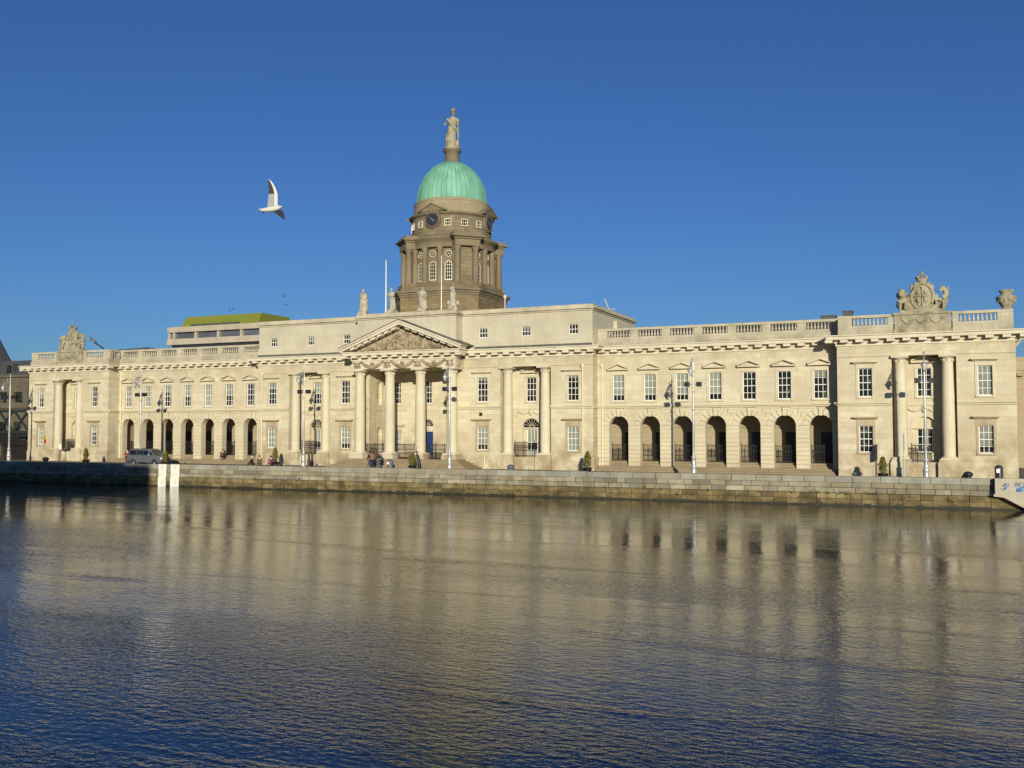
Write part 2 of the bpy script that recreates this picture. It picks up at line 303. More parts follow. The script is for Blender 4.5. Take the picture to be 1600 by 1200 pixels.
def window(parent, fr, u, z0, z1, w, nx=3, nz=4, blind=0., bmat='blind', d=.14, hood=None, name='window', surround=True, bar=.042, tm=None):
    """sash window in an opening: sash bars (window), glass (pane), stone trim (window_hood)"""
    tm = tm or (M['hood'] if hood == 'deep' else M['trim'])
    mb = MB(); a, b_ = u-w/2, u+w/2; e = .06
    mb.fbox(fr, a, a+e, d, d+.08, z0, z1); mb.fbox(fr, b_-e, b_, d, d+.08, z0, z1)
    mb.fbox(fr, a+e, b_-e, d, d+.08, z1-e, z1); mb.fbox(fr, a+e, b_-e, d-.03, d+.08, z0, z0+e*1.3)
    for i in range(1, nx):
        x = a+w*i/nx; mb.fbox(fr, x-bar/2, x+bar/2, d+.03, d+.07, z0+e*1.3, z1-e)
    for j in range(1, nz):
        z = z0+(z1-z0)*j/nz; t = bar*1.5 if j*2 == nz else bar; mb.fbox(fr, a+e, b_-e, d+.022, d+.074, z-t/2, z+t/2)
    wo = mb.build(name, M['pipe'] if name == 'drum_window' else M['white'], parent)
    pb = MB(); zb = z1-(z1-z0)*blind; P = fr.p
    if blind < 1: pb.face([P(a,z0,d+.075),P(b_,z0,d+.075),P(b_,zb,d+.075),P(a,zb,d+.075)], 0)
    if blind > 0: pb.face([P(a,zb,d+.075),P(b_,zb,d+.075),P(b_,z1,d+.075),P(a,z1,d+.075)], 1)
    pb.build('pane', [M['glass'], M[bmat]], wo)
    if hood or surround:
        h = MB(); s = .2
        h.fbox(fr, a-s, a-.001, -.05, .02, z0, z1+s); h.fbox(fr, b_+.001, b_+s, -.05, .02, z0, z1+s); h.fbox(fr, a-.001, b_+.001, -.052, .02, z1+.001, z1+s)
        h.fbox(fr, a-.18, b_+.18, -.13, .1, z0-.14, z0-.002)
        zt = z1+s
        if hood == 'flat' or hood == 'deep':
            fz = .36 if hood == 'deep' else .2
            h.fbox(fr, a-.2, b_+.2, -.045, .02, zt+.002, zt+fz); hw = w/2+.46
            h.fbox(fr, u-hw+.1, u+hw-.1, -.24, .02, zt+fz, zt+fz+.08); h.fbox(fr, u-hw, u+hw, -.46, .02, zt+fz+.082, zt+fz+.2)
        if hood == 'pediment':
            hw = w/2+.46; zb = zt+.24
            h.fbox(fr, u-hw, u+hw, -.40, .02, zb, zb+.13)
            tri = [fr.p(u-hw+.12, zb+.13, -.06), fr.p(u+hw-.12, zb+.13, -.06), fr.p(u, zb+.5, -.06)]; nv = Vector((*fr.N, 0))
            h.prism(tri, nv*.08)
            for sgn in (-1, 1):
                pts = [fr.p(u+sgn*hw, zb+.133, -.42), fr.p(u, zb+.53, -.42), fr.p(u, zb+.66, -.42), fr.p(u+sgn*hw, zb+.25, -.42)]
                h.prism(pts, nv*.44)
        h.build('window_hood', tm, wo)
    return wo

CORN = 11.2
def cornice(mb, fr, u0, u1, e0=0, e1=0, mods=True, z=CORN, k=1., ret=0):
    """bed mould, modillions, corona, cyma; e0/e1 lengthen the projecting courses round a corner"""
    mb.fbox(fr, u0-.10*e0, u1+.10*e1, -.10, ret, z, z+.25*k)
    mb.fbox(fr, u0-.82*e0, u1+.82*e1, -.82, ret, z+.52*k, z+.80*k)
    mb.fbox(fr, u0-.95*e0, u1+.95*e1, -.95, ret, z+.802*k, z+.90*k)
    mb.fbox(fr, u0-.20*e0, u1+.20*e1, -.20, ret, z+.252*k, z+.518*k)
    if mods:
        a, b_ = u0-.6*e0, u1+.6*e1; n = max(1, int(round((b_-a)/1.28)))
        for i in range(n+(1 if e0 and e1 else 0)):
            c = a+(b_-a)*(i/n if e0 and e1 else (i+.5)/n)
            mb.fbox(fr, c-.31, c+.31, -.74, -.2, z+.27*k, z+.517*k)

BAL = [(.055,0),(.055,.05),(.10,.12),(.115,.22),(.06,.38),(.05,.48),(.075,.56),(.075,.64)]
def balustrade(mb, fr, u0, u1, panels, z=12.1, dd=.35, nb=8):
    """plinth, dies, turned balusters and rail; panels = list of (u0,u1) open bays"""
    mb.fbox(fr, u0, u1, dd-.35, dd+.35, z, z+.62); mb.fbox(fr, u0, u1, dd-.2, dd+.2, z+.622, z+.86)
    edges = [u0]+[x for p in panels for x in p]+[u1]
    for a, b_ in zip(edges[::2], edges[1::2]):
        if b_-a > .02: mb.fbox(fr, a, b_, dd-.22, dd+.22, z+.862, z+1.5)
    for a, b_ in panels:
        n = nb if b_-a > 1.5 else max(2, int((b_-a)/.3))
        for i in range(n):
            u = a+(b_-a)*(i+.5)/n; c = fr.p(u, z+.862, dd); mb.lathe(c, BAL, 8, cap=False)
    mb.fbox(fr, u0, u1, dd-.27, dd+.27, z+1.502, z+1.74)

def column(parent, x, y, z0, z1, r, capital=True, mat='column', name='column'):
    mb = MB(); h = z1-z0; t = .86
    mb.lathe((x,y,z0), [(r,.26),(r,.3*h),(r*.965,.6*h),(r*t,h-.62)], 24)
    mb.box(x-r*1.32, x+r*1.32, y-r*1.32, y+r*1.32, z0, z0+.13)
    mb.lathe((x,y,z0), [(r*1.28,.132),(r*1.3,.18),(r*1.12,.22),(r*1.02,.26)], 24, cap=False)
    c = mb.build(name, M[mat], parent)
    cb = MB()
    cb.lathe((x,y,z1), [(r*.95,-.64),(r*.95,-.58),(r*t,-.57),(r*t,-.36),(r*1.0,-.33),(r*1.22,-.2)], 24)
    for i in range(8):
        a = i*math.pi/4; cb.blob((x+r*.9*math.cos(a), y+r*.9*math.sin(a), z1-.46), (.09,.09,.09), 6)
    cb.box(x-r*1.36, x+r*1.36, y-r*1.36, y+r*1.36, z1-.2, z1)
    cb.build('capital', M['trim'] if mat == 'column' else M[mat], c)
    return c

def railing(parent, pts, z0, h=1.55, gap=.13, mat='ironr'):
    """iron railing along a polyline of (x,y)"""
    mb = MB()
    for (a, b_) in zip(pts, pts[1:]):
        a = Vector((*a, 0)); b_ = Vector((*b_, 0)); l = (b_-a).length; n = max(1, int(l/gap)); t = (b_-a)/n
        for i in range(n+1):
            p = a+t*i; w = .016 if i % 8 else .03
            mb.box(p.x-w, p.x+w, p.y-w, p.y+w, z0, z0+h+(.12 if i % 8 == 0 else 0))
        d = (b_-a).normalized(); n2 = Vector((-d.y, d.x, 0))*.022
        for z in (z0+.12, z0+h*.62, z0+h-.12):
            q = [a-n2, b_-n2, b_+n2, a+n2]; mb.prism([(p.x, p.y, z) for p in q], (0,0,.055))
    return mb.build('railing', M[mat], parent)

# ------------------------------------------------------------------ the building
B = empty('domed_building', (0, 0, 0))
tag(B, 'long pale stone neoclassical building with a portico and green copper dome along the river', 'building')
PX0, PX1, PY = 42.6, 56.4, -1.7            # pavilions
CX, CY = 20.1, -1.4                        # central block
WS = [22.24+3.128*i for i in range(7)]     # wing bays
AR, ASP = .97, 4.33
FLOOR = .95
def seam(s): return s

# ---- wings
def wing(sg):
    xs = [sg*x for x in WS]; xs.sort(); a, b_ = sorted((sg*CX, sg*PX0)); fr = Frame((0, 0))
    mb = MB(); ops = [op(x-AR, x+AR, .0, ASP+AR, True) for x in xs]
    wall(mb, fr, a, b_, 0, 6.05, ops, .67, d=.10, bottom=False)
    # rusticated courses and voussoirs standing proud
    z = .45; RO = 1.62
    edges = [a]+[e for x in xs for e in (x-AR-.001, x+AR+.001)]+[b_]
    mb2 = MB()
    for p, q in zip(edges[::2], edges[1::2]): mb2.fbox(fr, p, q, 0, .099, 0, .45)
    while z < 6.0:
        zt = min(z+.385, 6.045); zz = z+.045
        if zz < ASP:
            ze = edges
            zt2 = min(zt, ASP+.05)
        else:
            dz = zz-ASP; hw = math.sqrt(max(0, RO*RO-dz*dz)) if dz < RO else 0
            ze = [a]+[e for x in xs for e in (x-hw-.02, x+hw+.02)]+[b_] if hw > .05 else [a, b_]
        for p, q in zip(ze[::2], ze[1::2]):
            if q-p > .03: mb2.fbox(fr, p, q, 0, .099, zz, zt)
        z += .385
    for x in xs:
        nv = 9
        for i in range(nv):
            t0, t1 = math.pi*i/nv+.024, math.pi*(i+1)/nv-.024; ro = RO-.03 if i != nv//2 else RO-.03
            pts = [(AR+.005, t0), (AR+.005, (t0+t1)/2), (AR+.005, t1), (ro, t1), (ro, t0)]
            if i == nv//2: pts = [(AR-.05, t0-.01), (AR-.05, t1+.01), (RO+.06, t1-.03), (RO+.06, t0+.03)]
            mb2.prism([fr.p(x-r_*math.cos(t), ASP+r_*math.sin(t), -.012 if i != nv//2 else -.09) for r_, t in pts], (0, .11 if i != nv//2 else .188, 0))
    mb.raw(mb2.v, mb2.f)
    # string course, upper wall with window openings
    mb.fbox(fr, a, b_, -.14, .1, 6.05, 6.2); mb.fbox(fr, a, b_, -.30, .1, 6.202, 6.34)
    wo = MB()
    wall(wo, fr, a, b_, 6.34, CORN, [op(x-.58, x+.58, 6.73, 9.28) for x in xs], .28)
    mb.build('arcade_wall', M['arcade'], B); wo.build('wing_wall', M['stone'], B)
    lo = MB()
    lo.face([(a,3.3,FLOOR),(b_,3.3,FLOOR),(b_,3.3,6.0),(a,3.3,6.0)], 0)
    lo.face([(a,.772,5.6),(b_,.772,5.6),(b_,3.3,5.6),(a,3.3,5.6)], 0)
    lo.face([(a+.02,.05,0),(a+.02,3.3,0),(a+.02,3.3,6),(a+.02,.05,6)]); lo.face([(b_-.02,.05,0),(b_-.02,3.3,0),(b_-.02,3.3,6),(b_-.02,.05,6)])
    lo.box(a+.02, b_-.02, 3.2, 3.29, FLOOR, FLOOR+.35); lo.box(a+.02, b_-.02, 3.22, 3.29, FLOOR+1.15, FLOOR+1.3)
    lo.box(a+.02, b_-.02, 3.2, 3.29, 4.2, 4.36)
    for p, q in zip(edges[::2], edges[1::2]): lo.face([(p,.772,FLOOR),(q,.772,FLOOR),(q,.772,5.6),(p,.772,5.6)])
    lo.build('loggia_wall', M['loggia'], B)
    for x in xs:
        dr = MB(); dr.box(x-.35, x+.9, 3.16, 3.198, FLOOR+.003, 3.75)
        for k in range(2):
            for zz in (1.15, 2.0, 2.85): dr.box(x-.28+.62*k, x+.22+.62*k, 3.13, 3.159, zz, zz+.72)
        dr.build('door', M['darkdoor'], B)
    fl = MB(); fl.box(a+.01, b_-.01, .76, 3.29, .4, FLOOR)
    for x in xs:
        for i, z in enumerate((.57, .76)):
            fl.box(x-AR+.003, x+AR-.003, .1+.33*i, .757, .45 if i == 0 else .572, z)
    fl.box(a+.3, b_-.3, -.55, .048, .0, .45); fl.box(a+.3, b_-.3, -.95, -.552, 0, .30); fl.box(a+.3, b_-.3, -1.35, -.952, 0, .15)
    fl.build('staircase', M['step'], B)
    for x in xs: railing(B, [(x-AR+.02, .93), (x+AR-.02, .93)], FLOOR, 1.62)
    if sg < 0: bl = [(1, 'curtain'), (1, 'blind'), (.35, 'curtain'), (.55, 'blind'), (1, 'blind'), (.5, 'curtain'), (.0, 'blind')]
    else: bl = [(.78, 'blind'), (.78, 'blind'), (.80, 'blind'), (.78, 'blind'), (.0, 'blind'), (0, 'blind'), (.22, 'curtain')]
    for x, (bb, bm) in zip(xs, bl): window(B, fr, x, 6.73, 9.28, 1.16, 3, 4, bb, bm, hood='pediment', surround=True)
    c = MB(); cornice(c, fr, a, b_); c.build('cornice', M['corn'], B)
    bmb = MB(); balustrade(bmb, fr, a, b_, [(x-1.17, x+1.17) for x in xs]); bmb.build('balustrade', M['parapet'], B)
    r = MB(); y1, y2 = .7, 13.
    r.face([(a,y1,12.15),(b_,y1,12.15),(b_,6,14.5),(a,6,14.5)]); r.face([(a,6,14.5),(b_,6,14.5),(b_,y2,12.15),(a,y2,12.15)])
    r.face([(a,-.2,12.12),(b_,-.2,12.12),(b_,y2,12.12),(a,y2,12.12)]); r.face([(a,y2,0),(b_,y2,0),(b_,y2,12.15),(a,y2,12.15)])
    r.build('roof', M['slate'], B)
wing(-1); wing(1)

# ---- column screen recess used by the pavilions and the central block
def recess(fr, u, hw, cols, depth, ztop, kind, blind):
    """recessed bay: two columns in front of a back wall with a window above and a window or door below"""
    P = fr.p; mb = MB(); b2 = Frame(P(0, 0, depth)[:2], fr.U)
    z0 = 1.25
    ops = [op(u-.55, u+.55, 6.79, 9.25)]
    arch = op(u-.95, u+.95, z0+.04 if kind == 'door' else 2.05, 5.1, True)
    wall(mb, b2, u-hw, u+hw, z0, ztop, ops+[arch], .3)
    wall(mb, b2, u-.95, u+.95, arch['z0'], 5.1, [op(u-.62, u+.62, arch['z0'], 4.05)], .2, d=.3)
    if kind == 'door':
        mb.fbox(b2, u-.95, u+.95, .12, .3, 4.05, 4.2)
    else: mb.fbox(b2, u-.95, u+.95, .08, .3, 4.05, 4.18)
    mb.face([P(u-hw,z0,0),P(u-hw,ztop,0),P(u-hw,ztop,depth),P(u-hw,z0,depth)]); mb.face([P(u+hw,z0,0),P(u+hw,ztop,0),P(u+hw,ztop,depth),P(u+hw,z0,depth)])
    mb.face([P(u-hw,ztop,0),P(u+hw,ztop,0),P(u+hw,ztop,depth),P(u-hw,ztop,depth)])
    mb.fbox(fr, u-hw, u+hw, 0, depth, .02, z0)                      # floor block
    for a_, b_ in ((u-hw, cols[0]-.78), (cols[0]+.78, cols[1]-.78), (cols[1]+.78, u+hw)):
        pass
    mb.fbox(b2, u-hw, u+hw, -.09, .002, 6.05, 6.34)                 # string
    # swag over the arch
    for s in (-1, 1):
        mb.tube([b2.p(u+s*(.15+1.25*t), 5.88-.34*math.sin(math.pi*t), -.06) for t in [i/8 for i in range(9)]], .07, 6)
        mb.tube([b2.p(u+s*1.42, 5.85, -.05), b2.p(u+s*1.45, 5.2, -.05)], .07, 6)
    mb.blob(b2.p(u, 5.72, -.08), (.26,.14,.33), 8)
    for i in range(10):                                             # archivolt
        t0, t1 = math.pi*i/10, math.pi*(i+1)/10
        mb.prism([b2.p(u-r_*math.cos(t), 4.15+r_*math.sin(t), -.05) for r_, t in ((.96,t0),(.96,t1),(1.16,t1),(1.16,t0))], Vector((*fr.N,0))*.05)
    mb.fbox(b2, u-hw+.05, u-.96, -.06, 0, 4.08, 4.2); mb.fbox(b2, u+.96, u+hw-.05, -.06, 0, 4.08, 4.2)
    mb.build('recessed_wall', M['stone'], B)
    for c in cols:
        pd = MB(); pd.fbox(fr, c-.86, c+.86, -.42, 1.3 if depth > 1.3 else depth-.01, .03, 1.27); pd.fbox(fr, c-.78, c+.78, -.34, 1.28 if depth > 1.3 else depth-.02, 1.272, 1.5)
        pd.build('pedestal', M['stone'], B)
        x, y, _ = P(c, 0, .28); column(B, x, y, 1.5, ztop, .5)
    window(B, b2, u, 6.79, 9.25, 1.1, 3, 4, blind[0], hood='pediment')
    b3 = Frame(P(0, 0, depth+.3)[:2], fr.U)
    if kind == 'door':
        d = MB(); d.fbox(b3, u-.62, u-.52, .06, .2, 1.29, 4.05); d.fbox(b3, u+.52, u+.62, .06, .2, 1.29, 4.05); d.fbox(b3, u-.52, u+.52, .06, .2, 1.29, 1.95); d.fbox(b3, u-.52, u+.52, .08, .2, 3.95, 4.05)
        do = d.build('door', M['white'], B); pa = MB()
        pa.face([b3.p(u-.52,1.95,.15),b3.p(u+.52,1.95,.15),b3.p(u+.52,2.7,.15),b3.p(u-.52,2.7,.15)], 0); pa.face([b3.p(u-.52,2.7,.15),b3.p(u+.52,2.7,.15),b3.p(u+.52,3.95,.15),b3.p(u-.52,3.95,.15)], 1)
        pa.build('pane', [M['glass'], M['blind']], do)
        bars = MB()
        for i in (1, 2): bars.fbox(b3, u-.52+1.04*i/3-.025, u-.52+1.04*i/3+.025, .09, .14, 1.95, 3.95)
        bars.fbox(b3, u-.52, u+.52, .085, .145, 2.66, 2.74); bars.build('glazing_bar', M['white'], do)
        fanlight(b2, u, 4.2, .93)
    else:
        window(B, b3, u, 2.05, 4.05, 1.22, 3, 3, blind[1], surround=False, d=.06)
    x0, y0, _ = P(cols[0]+.78, 0, .3); x1, y1, _ = P(cols[1]-.78, 0, .3); railing(B, [(x0, y0), (x1, y1)], 1.25, 1.5)

def fanlight(fr, u, z, r):
    f = MB(); f.prism([fr.p(u-r*math.cos(math.pi*i/12), z+r*math.sin(math.pi*i/12), .22) for i in range(13)], Vector((*fr.N,0))*.02)
    o = f.build('fanlight', M['glass'], B); k = MB()
    for i in range(1, 8):
        t = math.pi*i/8; k.tube([fr.p(u-.22*r*math.cos(t), z+.22*r*math.sin(t), .19), fr.p(u-r*.96*math.cos(t), z+r*.96*math.sin(t), .19)], .018, 4)
    for q in (.25, .95): k.tube([fr.p(u-q*r*math.cos(math.pi*i/12), z+q*r*math.sin(math.pi*i/12), .19) for i in range(13)], .022, 4)
    k.build('glazing_bar', M['pipe'], o)

# ---- end pavilions
def pavilion(sg):
    fr = Frame((sg*49.5, PY)); hw = (PX1-PX0)/2
    wins = [-4.62, 4.62]; rw = 2.5
    mb = MB(); ops = [op(x-.55, x+.55, zz0, zz1) for x in wins for zz0, zz1 in ((2.04, 4.33), (6.79, 9.25))]
    ops.append(op(-rw, rw, 0, 10.25, rev=False))
    wall(mb, fr, -hw, hw, 0, CORN, ops, .28, bottom=False)
    for a, b_ in ((-hw, -rw), (rw, hw)):
        mb.fbox(fr, a, b_, -.12, .0, 6.05, 6.2); mb.fbox(fr, a, b_, -.28, 0, 6.202, 6.36)
        mb.fbox(fr, a, b_, -.1, 0, 10.25, 10.36); mb.fbox(fr, a, b_, -.12, 0, .0, 1.25)
    mb.fbox(fr, -rw, rw, -.1, 0, 10.25, 10.36)
    for s in (-1, 1):                         # side walls
        x = sg*49.5+s*hw; yb = 25.
        mb.face([(x,PY,0),(x,yb,0),(x,yb,12.1),(x,PY,12.1)])
    mb.face([(sg*49.5-hw,25,0),(sg*49.5+hw,25,0),(sg*49.5+hw,25,12.1),(sg*49.5-hw,25,12.1)])
    inner = -sg*hw
    ys = Frame((sg*49.5+inner, PY), (0, 1) if sg < 0 else (0, -1))
    def sd(u0, u1, d0, z0, z1):
        if sg < 0: mb.fbox(ys, u0, u1, d0, 0, z0, z1)
        else: mb.fbox(ys, -u1, -u0, d0, 0, z0, z1)
    sd(0, 1.35, -.12, 6.05, 6.2); sd(0, 1.35, -.28, 6.202, 6.36); sd(0, 1.6, -.05, 10.25, 10.36)
    mb.build('pavilion_wall', M['stone'], B)
    bl = {(-1, -4.62): (.45, 1.), (-1, 4.62): (0, .35), (1, -4.62): (0, 0), (1, 4.62): (1, .72)}
    for x in wins:
        u_, l_ = bl[(sg, x)]
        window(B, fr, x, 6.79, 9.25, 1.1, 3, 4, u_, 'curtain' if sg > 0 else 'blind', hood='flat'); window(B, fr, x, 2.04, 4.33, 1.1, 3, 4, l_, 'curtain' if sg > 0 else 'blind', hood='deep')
    recess(fr, 0, rw, (-1.84, 1.84), 1.5, 10.25, 'window', (0, 0) if sg > 0 else (.3, 1))
    c = MB(); cornice(c, fr, -hw, hw, 1, 1)
    for s in (-1, 1):
        f2 = Frame((sg*49.5+s*hw, PY), (0, s)); inn = (s == -sg); l = .74 if inn else 20
        if s > 0: cornice(c, f2, 0, l, 0, 0, mods=not inn)
        else: cornice(c, f2, -l, 0, 0, 0, mods=not inn)
    c.build('cornice', M['corn'], B)
    bm = MB(); balustrade(bm, fr, -hw+.1, -2.3, [(-5.65, -2.75)], dd=.45, nb=9); bm.build('balustrade', M['parapet'], B); bm = MB(); balustrade(bm, fr, 2.3, hw-.1, [(2.75, 5.65)], dd=.45, nb=9); bm.build('balustrade', M['parapet'], B); bm = MB()
    f2 = Frame((sg*49.5+inner, PY+.95), (0, 1) if sg < 0 else (0, -1))
    if sg < 0: balustrade(bm, f2, -.02, 1.0, [(.2, .85)], dd=.45)
    else: balustrade(bm, f2, -1.0, .02, [(-.85, -.2)], dd=.45)
    bm.build('balustrade', M['parapet'], B)
    r = MB(); x0, x1 = sg*49.5-hw, sg*49.5+hw
    r.face([(x0,PY,12.11),(x1,PY,12.11),(x1,25,12.11),(x0,25,12.11)])
    a0, a1, y0, y1 = x0+1.2, x1-1.2, .6, 23; xm = (x0+x1)/2
    r.face([(a0,y0,12.2),(a1,y0,12.2),(xm,y0+6,14.6)]); r.face([(a0,y0,12.2),(xm,y0+6,14.6),(xm,y1,14.6),(a0,y1,12.2)]); r.face([(a1,y0,12.2),(a1,y1,12.2),(xm,y1,14.6),(xm,y0+6,14.6)])
    r.build('roof', M['slate'], B)
pavilion(-1); pavilion(1)
mb = MB(); mb.raw([(-57.2,11,12.1),(-49.4,11,12.1),(-49.4,19,12.1),(-57.2,19,12.1),(-56.6,11.8,15.2),(-50.2,11.8,15.4),(-50.2,18,15.4),(-56.6,18,15.2)], [(0,1,5,4),(1,2,6,5),(2,3,7,6),(3,0,4,7),(4,5,6,7)]); mb.build('back_roof', M['slate'], B)
for x0, x1, zt in ((40.5,41.8,14.85),(42.45,43.3,15.2)): mb = MB(); mb.box(x0, x1, 6, 7, 12.13, zt-.12); mb.box(x0-.06, x1+.06, 5.94, 7.06, zt-.118, zt); mb.build('roof_vent', M['slate'], B)

# ---- central block
def central():
    fr = Frame((0, CY)); HW = CX; pw = 5.4
    mb = MB(); ops = []; spec = []
    W = {8.25: 1.2, 18.05: 1.2}
    for s in (-1, 1):
        for x in (8.25, 18.05):
            for z0, z1 in ((1.9, 4.3), (6.79, 9.27)): ops.append(op(s*x-.59, s*x+.59, z0, z1))
        ops.append(op(s*13-2.73, s*13+2.73, 0, 10.28, rev=False))
    ops.append(op(-pw, pw, 0, 10.35, rev=False))
    wall(mb, fr, -HW, HW, 0, CORN, ops, .28, bottom=False)
    segs = [(-HW, -15.73), (-10.27, -pw), (pw, 10.27), (15.73, HW)]
    for a, b_ in segs:
        mb.fbox(fr, a, b_, -.12, 0, 6.05, 6.2); mb.fbox(fr, a, b_, -.28, 0, 6.202, 6.36); mb.fbox(fr, a, b_, -.12, 0, 0, 1.25)
    for a, b_ in ((-HW, -6.6), (6.6, HW)): mb.fbox(fr, a, b_, -.1, 0, 10.28, 10.38)
    for s in (-1, 1):
        x = s*HW; mb.face([(x,CY,0),(x,14,0),(x,14,12.1),(x,CY,12.1)])
        if s > 0: mb.box(x, x+.09, CY, 0, 6.05, 6.3); mb.box(x, x+.12, CY, 0, 0, 1.25)
        else: mb.box(x-.09, x, CY, 0, 6.05, 6.3)
    mb.build('central_wall', M['stone'], B)
    BL = {(-18.05,0):(.3,'curtain'),(-8.25,0):(0,'blind'),(8.25,0):(.13,'curtain'),(18.05,0):(.1,'curtain'),(-18.05,1):(1,'blind'),(-8.25,1):(.76,'blind'),(8.25,1):(.76,'blind'),(18.05,1):(1,'blind')}
    for x in (-18.05, -8.25, 8.25, 18.05):
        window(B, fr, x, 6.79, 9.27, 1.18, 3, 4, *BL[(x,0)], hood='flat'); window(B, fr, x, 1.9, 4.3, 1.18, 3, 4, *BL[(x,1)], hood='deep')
    for s in (-1, 1): recess(fr, s*13, 2.73, (s*13-2.03, s*13+2.03), 1.5, 10.28, 'door', (.5 if s < 0 else 0, 0))
    # cornice left and right of the portico, with side returns
    c = MB(); cornice(c, fr, -HW, -6.75, 1, 0); cornice(c, Frame((-HW, CY), (0, -1)), -.5, 0, mods=False); c.build('cornice', M['corn'], B); c = MB(); cornice(c, fr, 6.75, HW, 0, 1)
    cornice(c, Frame((HW, CY), (0, 1)), 0, .5, mods=False)
    c.build('cornice', M['corn'], B)
    # attic storey
    A = 20.05; ay = CY+.12; fa = Frame((0, ay)); at = MB(); cw = 5.9; cy2 = -2.75
    aw = [(s*x) for s in (-1, 1) for x in (8.25, 13., 18.05)]
    aops = [op(x-.48, x+.48, 13.32, 14.32) for x in aw]
    wall(at, fa, -A, -cw, 12.1, 15.6, [o for o in aops if o['u1'] < 0], .25); wall(at, fa, cw, A, 12.1, 15.6, [o for o in aops if o['u0'] > 0], .25)
    f2 = Frame((0, cy2)); wall(at, f2, -cw, cw, 12.1, 15.6)
    at.face([(cw,cy2,12.1),(cw,ay,12.1),(cw,ay,15.6),(cw,cy2,15.6)]); at.face([(-cw,cy2,12.1),(-cw,ay,12.1),(-cw,ay,15.6),(-cw,cy2,15.6)])
    for a, b_ in ((-A, -cw-.02), (cw+.02, A)): at.fbox(fa, a, b_, -.17, 0, 12.1, 12.95)
    for s in (-1, 1): at.face([(s*A,ay,12.1),(s*A,12.6,12.1),(s*A,12.6,15.6),(s*A,ay,15.6)])
    at.face([(-A,12.6,12.1),(A,12.6,12.1),(A,12.6,15.6),(-A,12.6,15.6)])
    at.box(A, A+.1, ay, 5.4, 12.1, 12.94); at.box(A+.0, A+.35, 5.4, 9.0, 12.1, 15.2)
    at.build('attic_wall', M['attic'], B)
    for p, q in ((-A, -7.4), (7.4, A)): ld = MB(); ld.fbox(fa, p, q, -.25, -.171, 12.1, 12.40); ld.build('gutter_lead', M['lead'], B)
    cp = MB()
    for (e, z0, z1) in ((.12, 15.6, 15.76), (.3, 15.762, 15.9), (.06, 15.902, 16.22)):
        cp.box(-A-e, -cw-e, ay-e, 12.6+e, z0, z1); cp.box(cw+e, A+e, ay-e, 12.6+e, z0, z1); cp.box(-cw-e, cw+e, cy2-e, 12.6+e, z0, z1)
    cp.build('attic_coping', M['parapet'], B)
    for x, bb in zip(sorted(aw), (.2, .35, 0, .12, .3, 0)): window(B, fa, x, 13.32, 14.32, .96, 3, 2, bb, 'curtain', surround=False)
    # portico: recess behind
    by = 2.; fb = Frame((0, by)); rc = MB(); ft = 10.3
    bo = [op(s*3.8-.5, s*3.8+.5, 6.79, 9.2) for s in (-1, 0, 1)]+[op(s*3.8-.5, s*3.8+.5, 1.5, 3.9) for s in (-1, 1)]
    bo[1] = op(-.55, .55, 6.79, 9.2); bo.append(op(-.72, .72, FLOOR, 5.1, True))
    wall(rc, fb, -pw, pw, FLOOR, ft, bo, .28)
    for x in (-1.9, 1.9): rc.fbox(fb, x-.5, x+.5, -.12, 0, FLOOR, ft)
    rc.fbox(fb, -pw, -2.42, -.08, 0, 6.05, 6.3); rc.fbox(fb, 2.42, pw, -.08, 0, 6.05, 6.3); rc.fbox(fb, -1.38, 1.38, -.08, 0, 6.05, 6.3)
    for s in (-1, 1):                         # side walls with round-headed niches
        fs = Frame((s*pw, 0), (0, 1)) if s < 0 else Frame((s*pw, 0), (0, -1))
        c0 = 1.0 if s < 0 else -1.0; u0, u1 = (CY, by) if s < 0 else (-by, -CY)
        no = [op(c0-.5, c0+.5, 1.3, 4.25, True), op(c0-.5, c0+.5, 6.7, 9.3, True)]
        wall(rc, fs, u0, u1, FLOOR, ft, no, .35); 
        for o in no: rc.face([fs.p(o['u0']-.05,o['z0'],.35),fs.p(o['u1']+.05,o['z0'],.35),fs.p(o['u1']+.05,o['z1'],.35),fs.p(o['u0']-.05,o['z1'],.35)])
        rc.fbox(fs, u0+.02, u1-.1, -.08, 0, 6.05, 6.3)
        pv = (CY+.1, CY+1.4) if s < 0 else (-CY-1.4, -CY-.1); rc.fbox(fs, *pv, -.12, 0, FLOOR, ft)
    rc.face([(-pw,CY-.4,ft),(pw,CY-.4,ft),(pw,by,ft),(-pw,by,ft)]); rc.box(-pw, pw, CY+.002, CY+.3, ft+.003, 10.36)
    rc.build('portico_wall', M['stone'], B)
    for s in (-1, 1):
        window(B, fb, s*3.8, 6.79, 9.2, 1.0, 3, 4, 0); window(B, fb, s*3.8, 1.5, 3.9, 1.0, 3, 4, 1, hood='flat')
    window(B, fb, 0, 6.79, 9.2, 1.1, 3, 4, 0)
    fanlight(fb, 0, 4.38, .70)
    d = MB(); d.fbox(fb, -.66, .66, .14, .24, FLOOR+.01, 3.75)
    for zz in (1.15, 2.05, 2.95):
        for xx in (-.55, .06): d.fbox(fb, xx, xx+.49, .11, .14, zz, zz+.72)
    dob = d.build('door', M['bluedoor'], B, 'blue panelled door under a fanlight'); k = MB(); k.blob(fb.p(.5, 2.1, .09), (.05,.05,.05), 8); k.build('handle', M['gilt'], dob)
    l = MB(); l.fbox(fb, -.72, .72, .1, .27, 3.76, 4.36); l.build('door_lintel', M['trim'], dob)
    # portico floor, steps
    st = MB(); st.box(-6.45, 6.45, -3.62, by-.01, 0.0, FLOOR-.001)
    n = 5
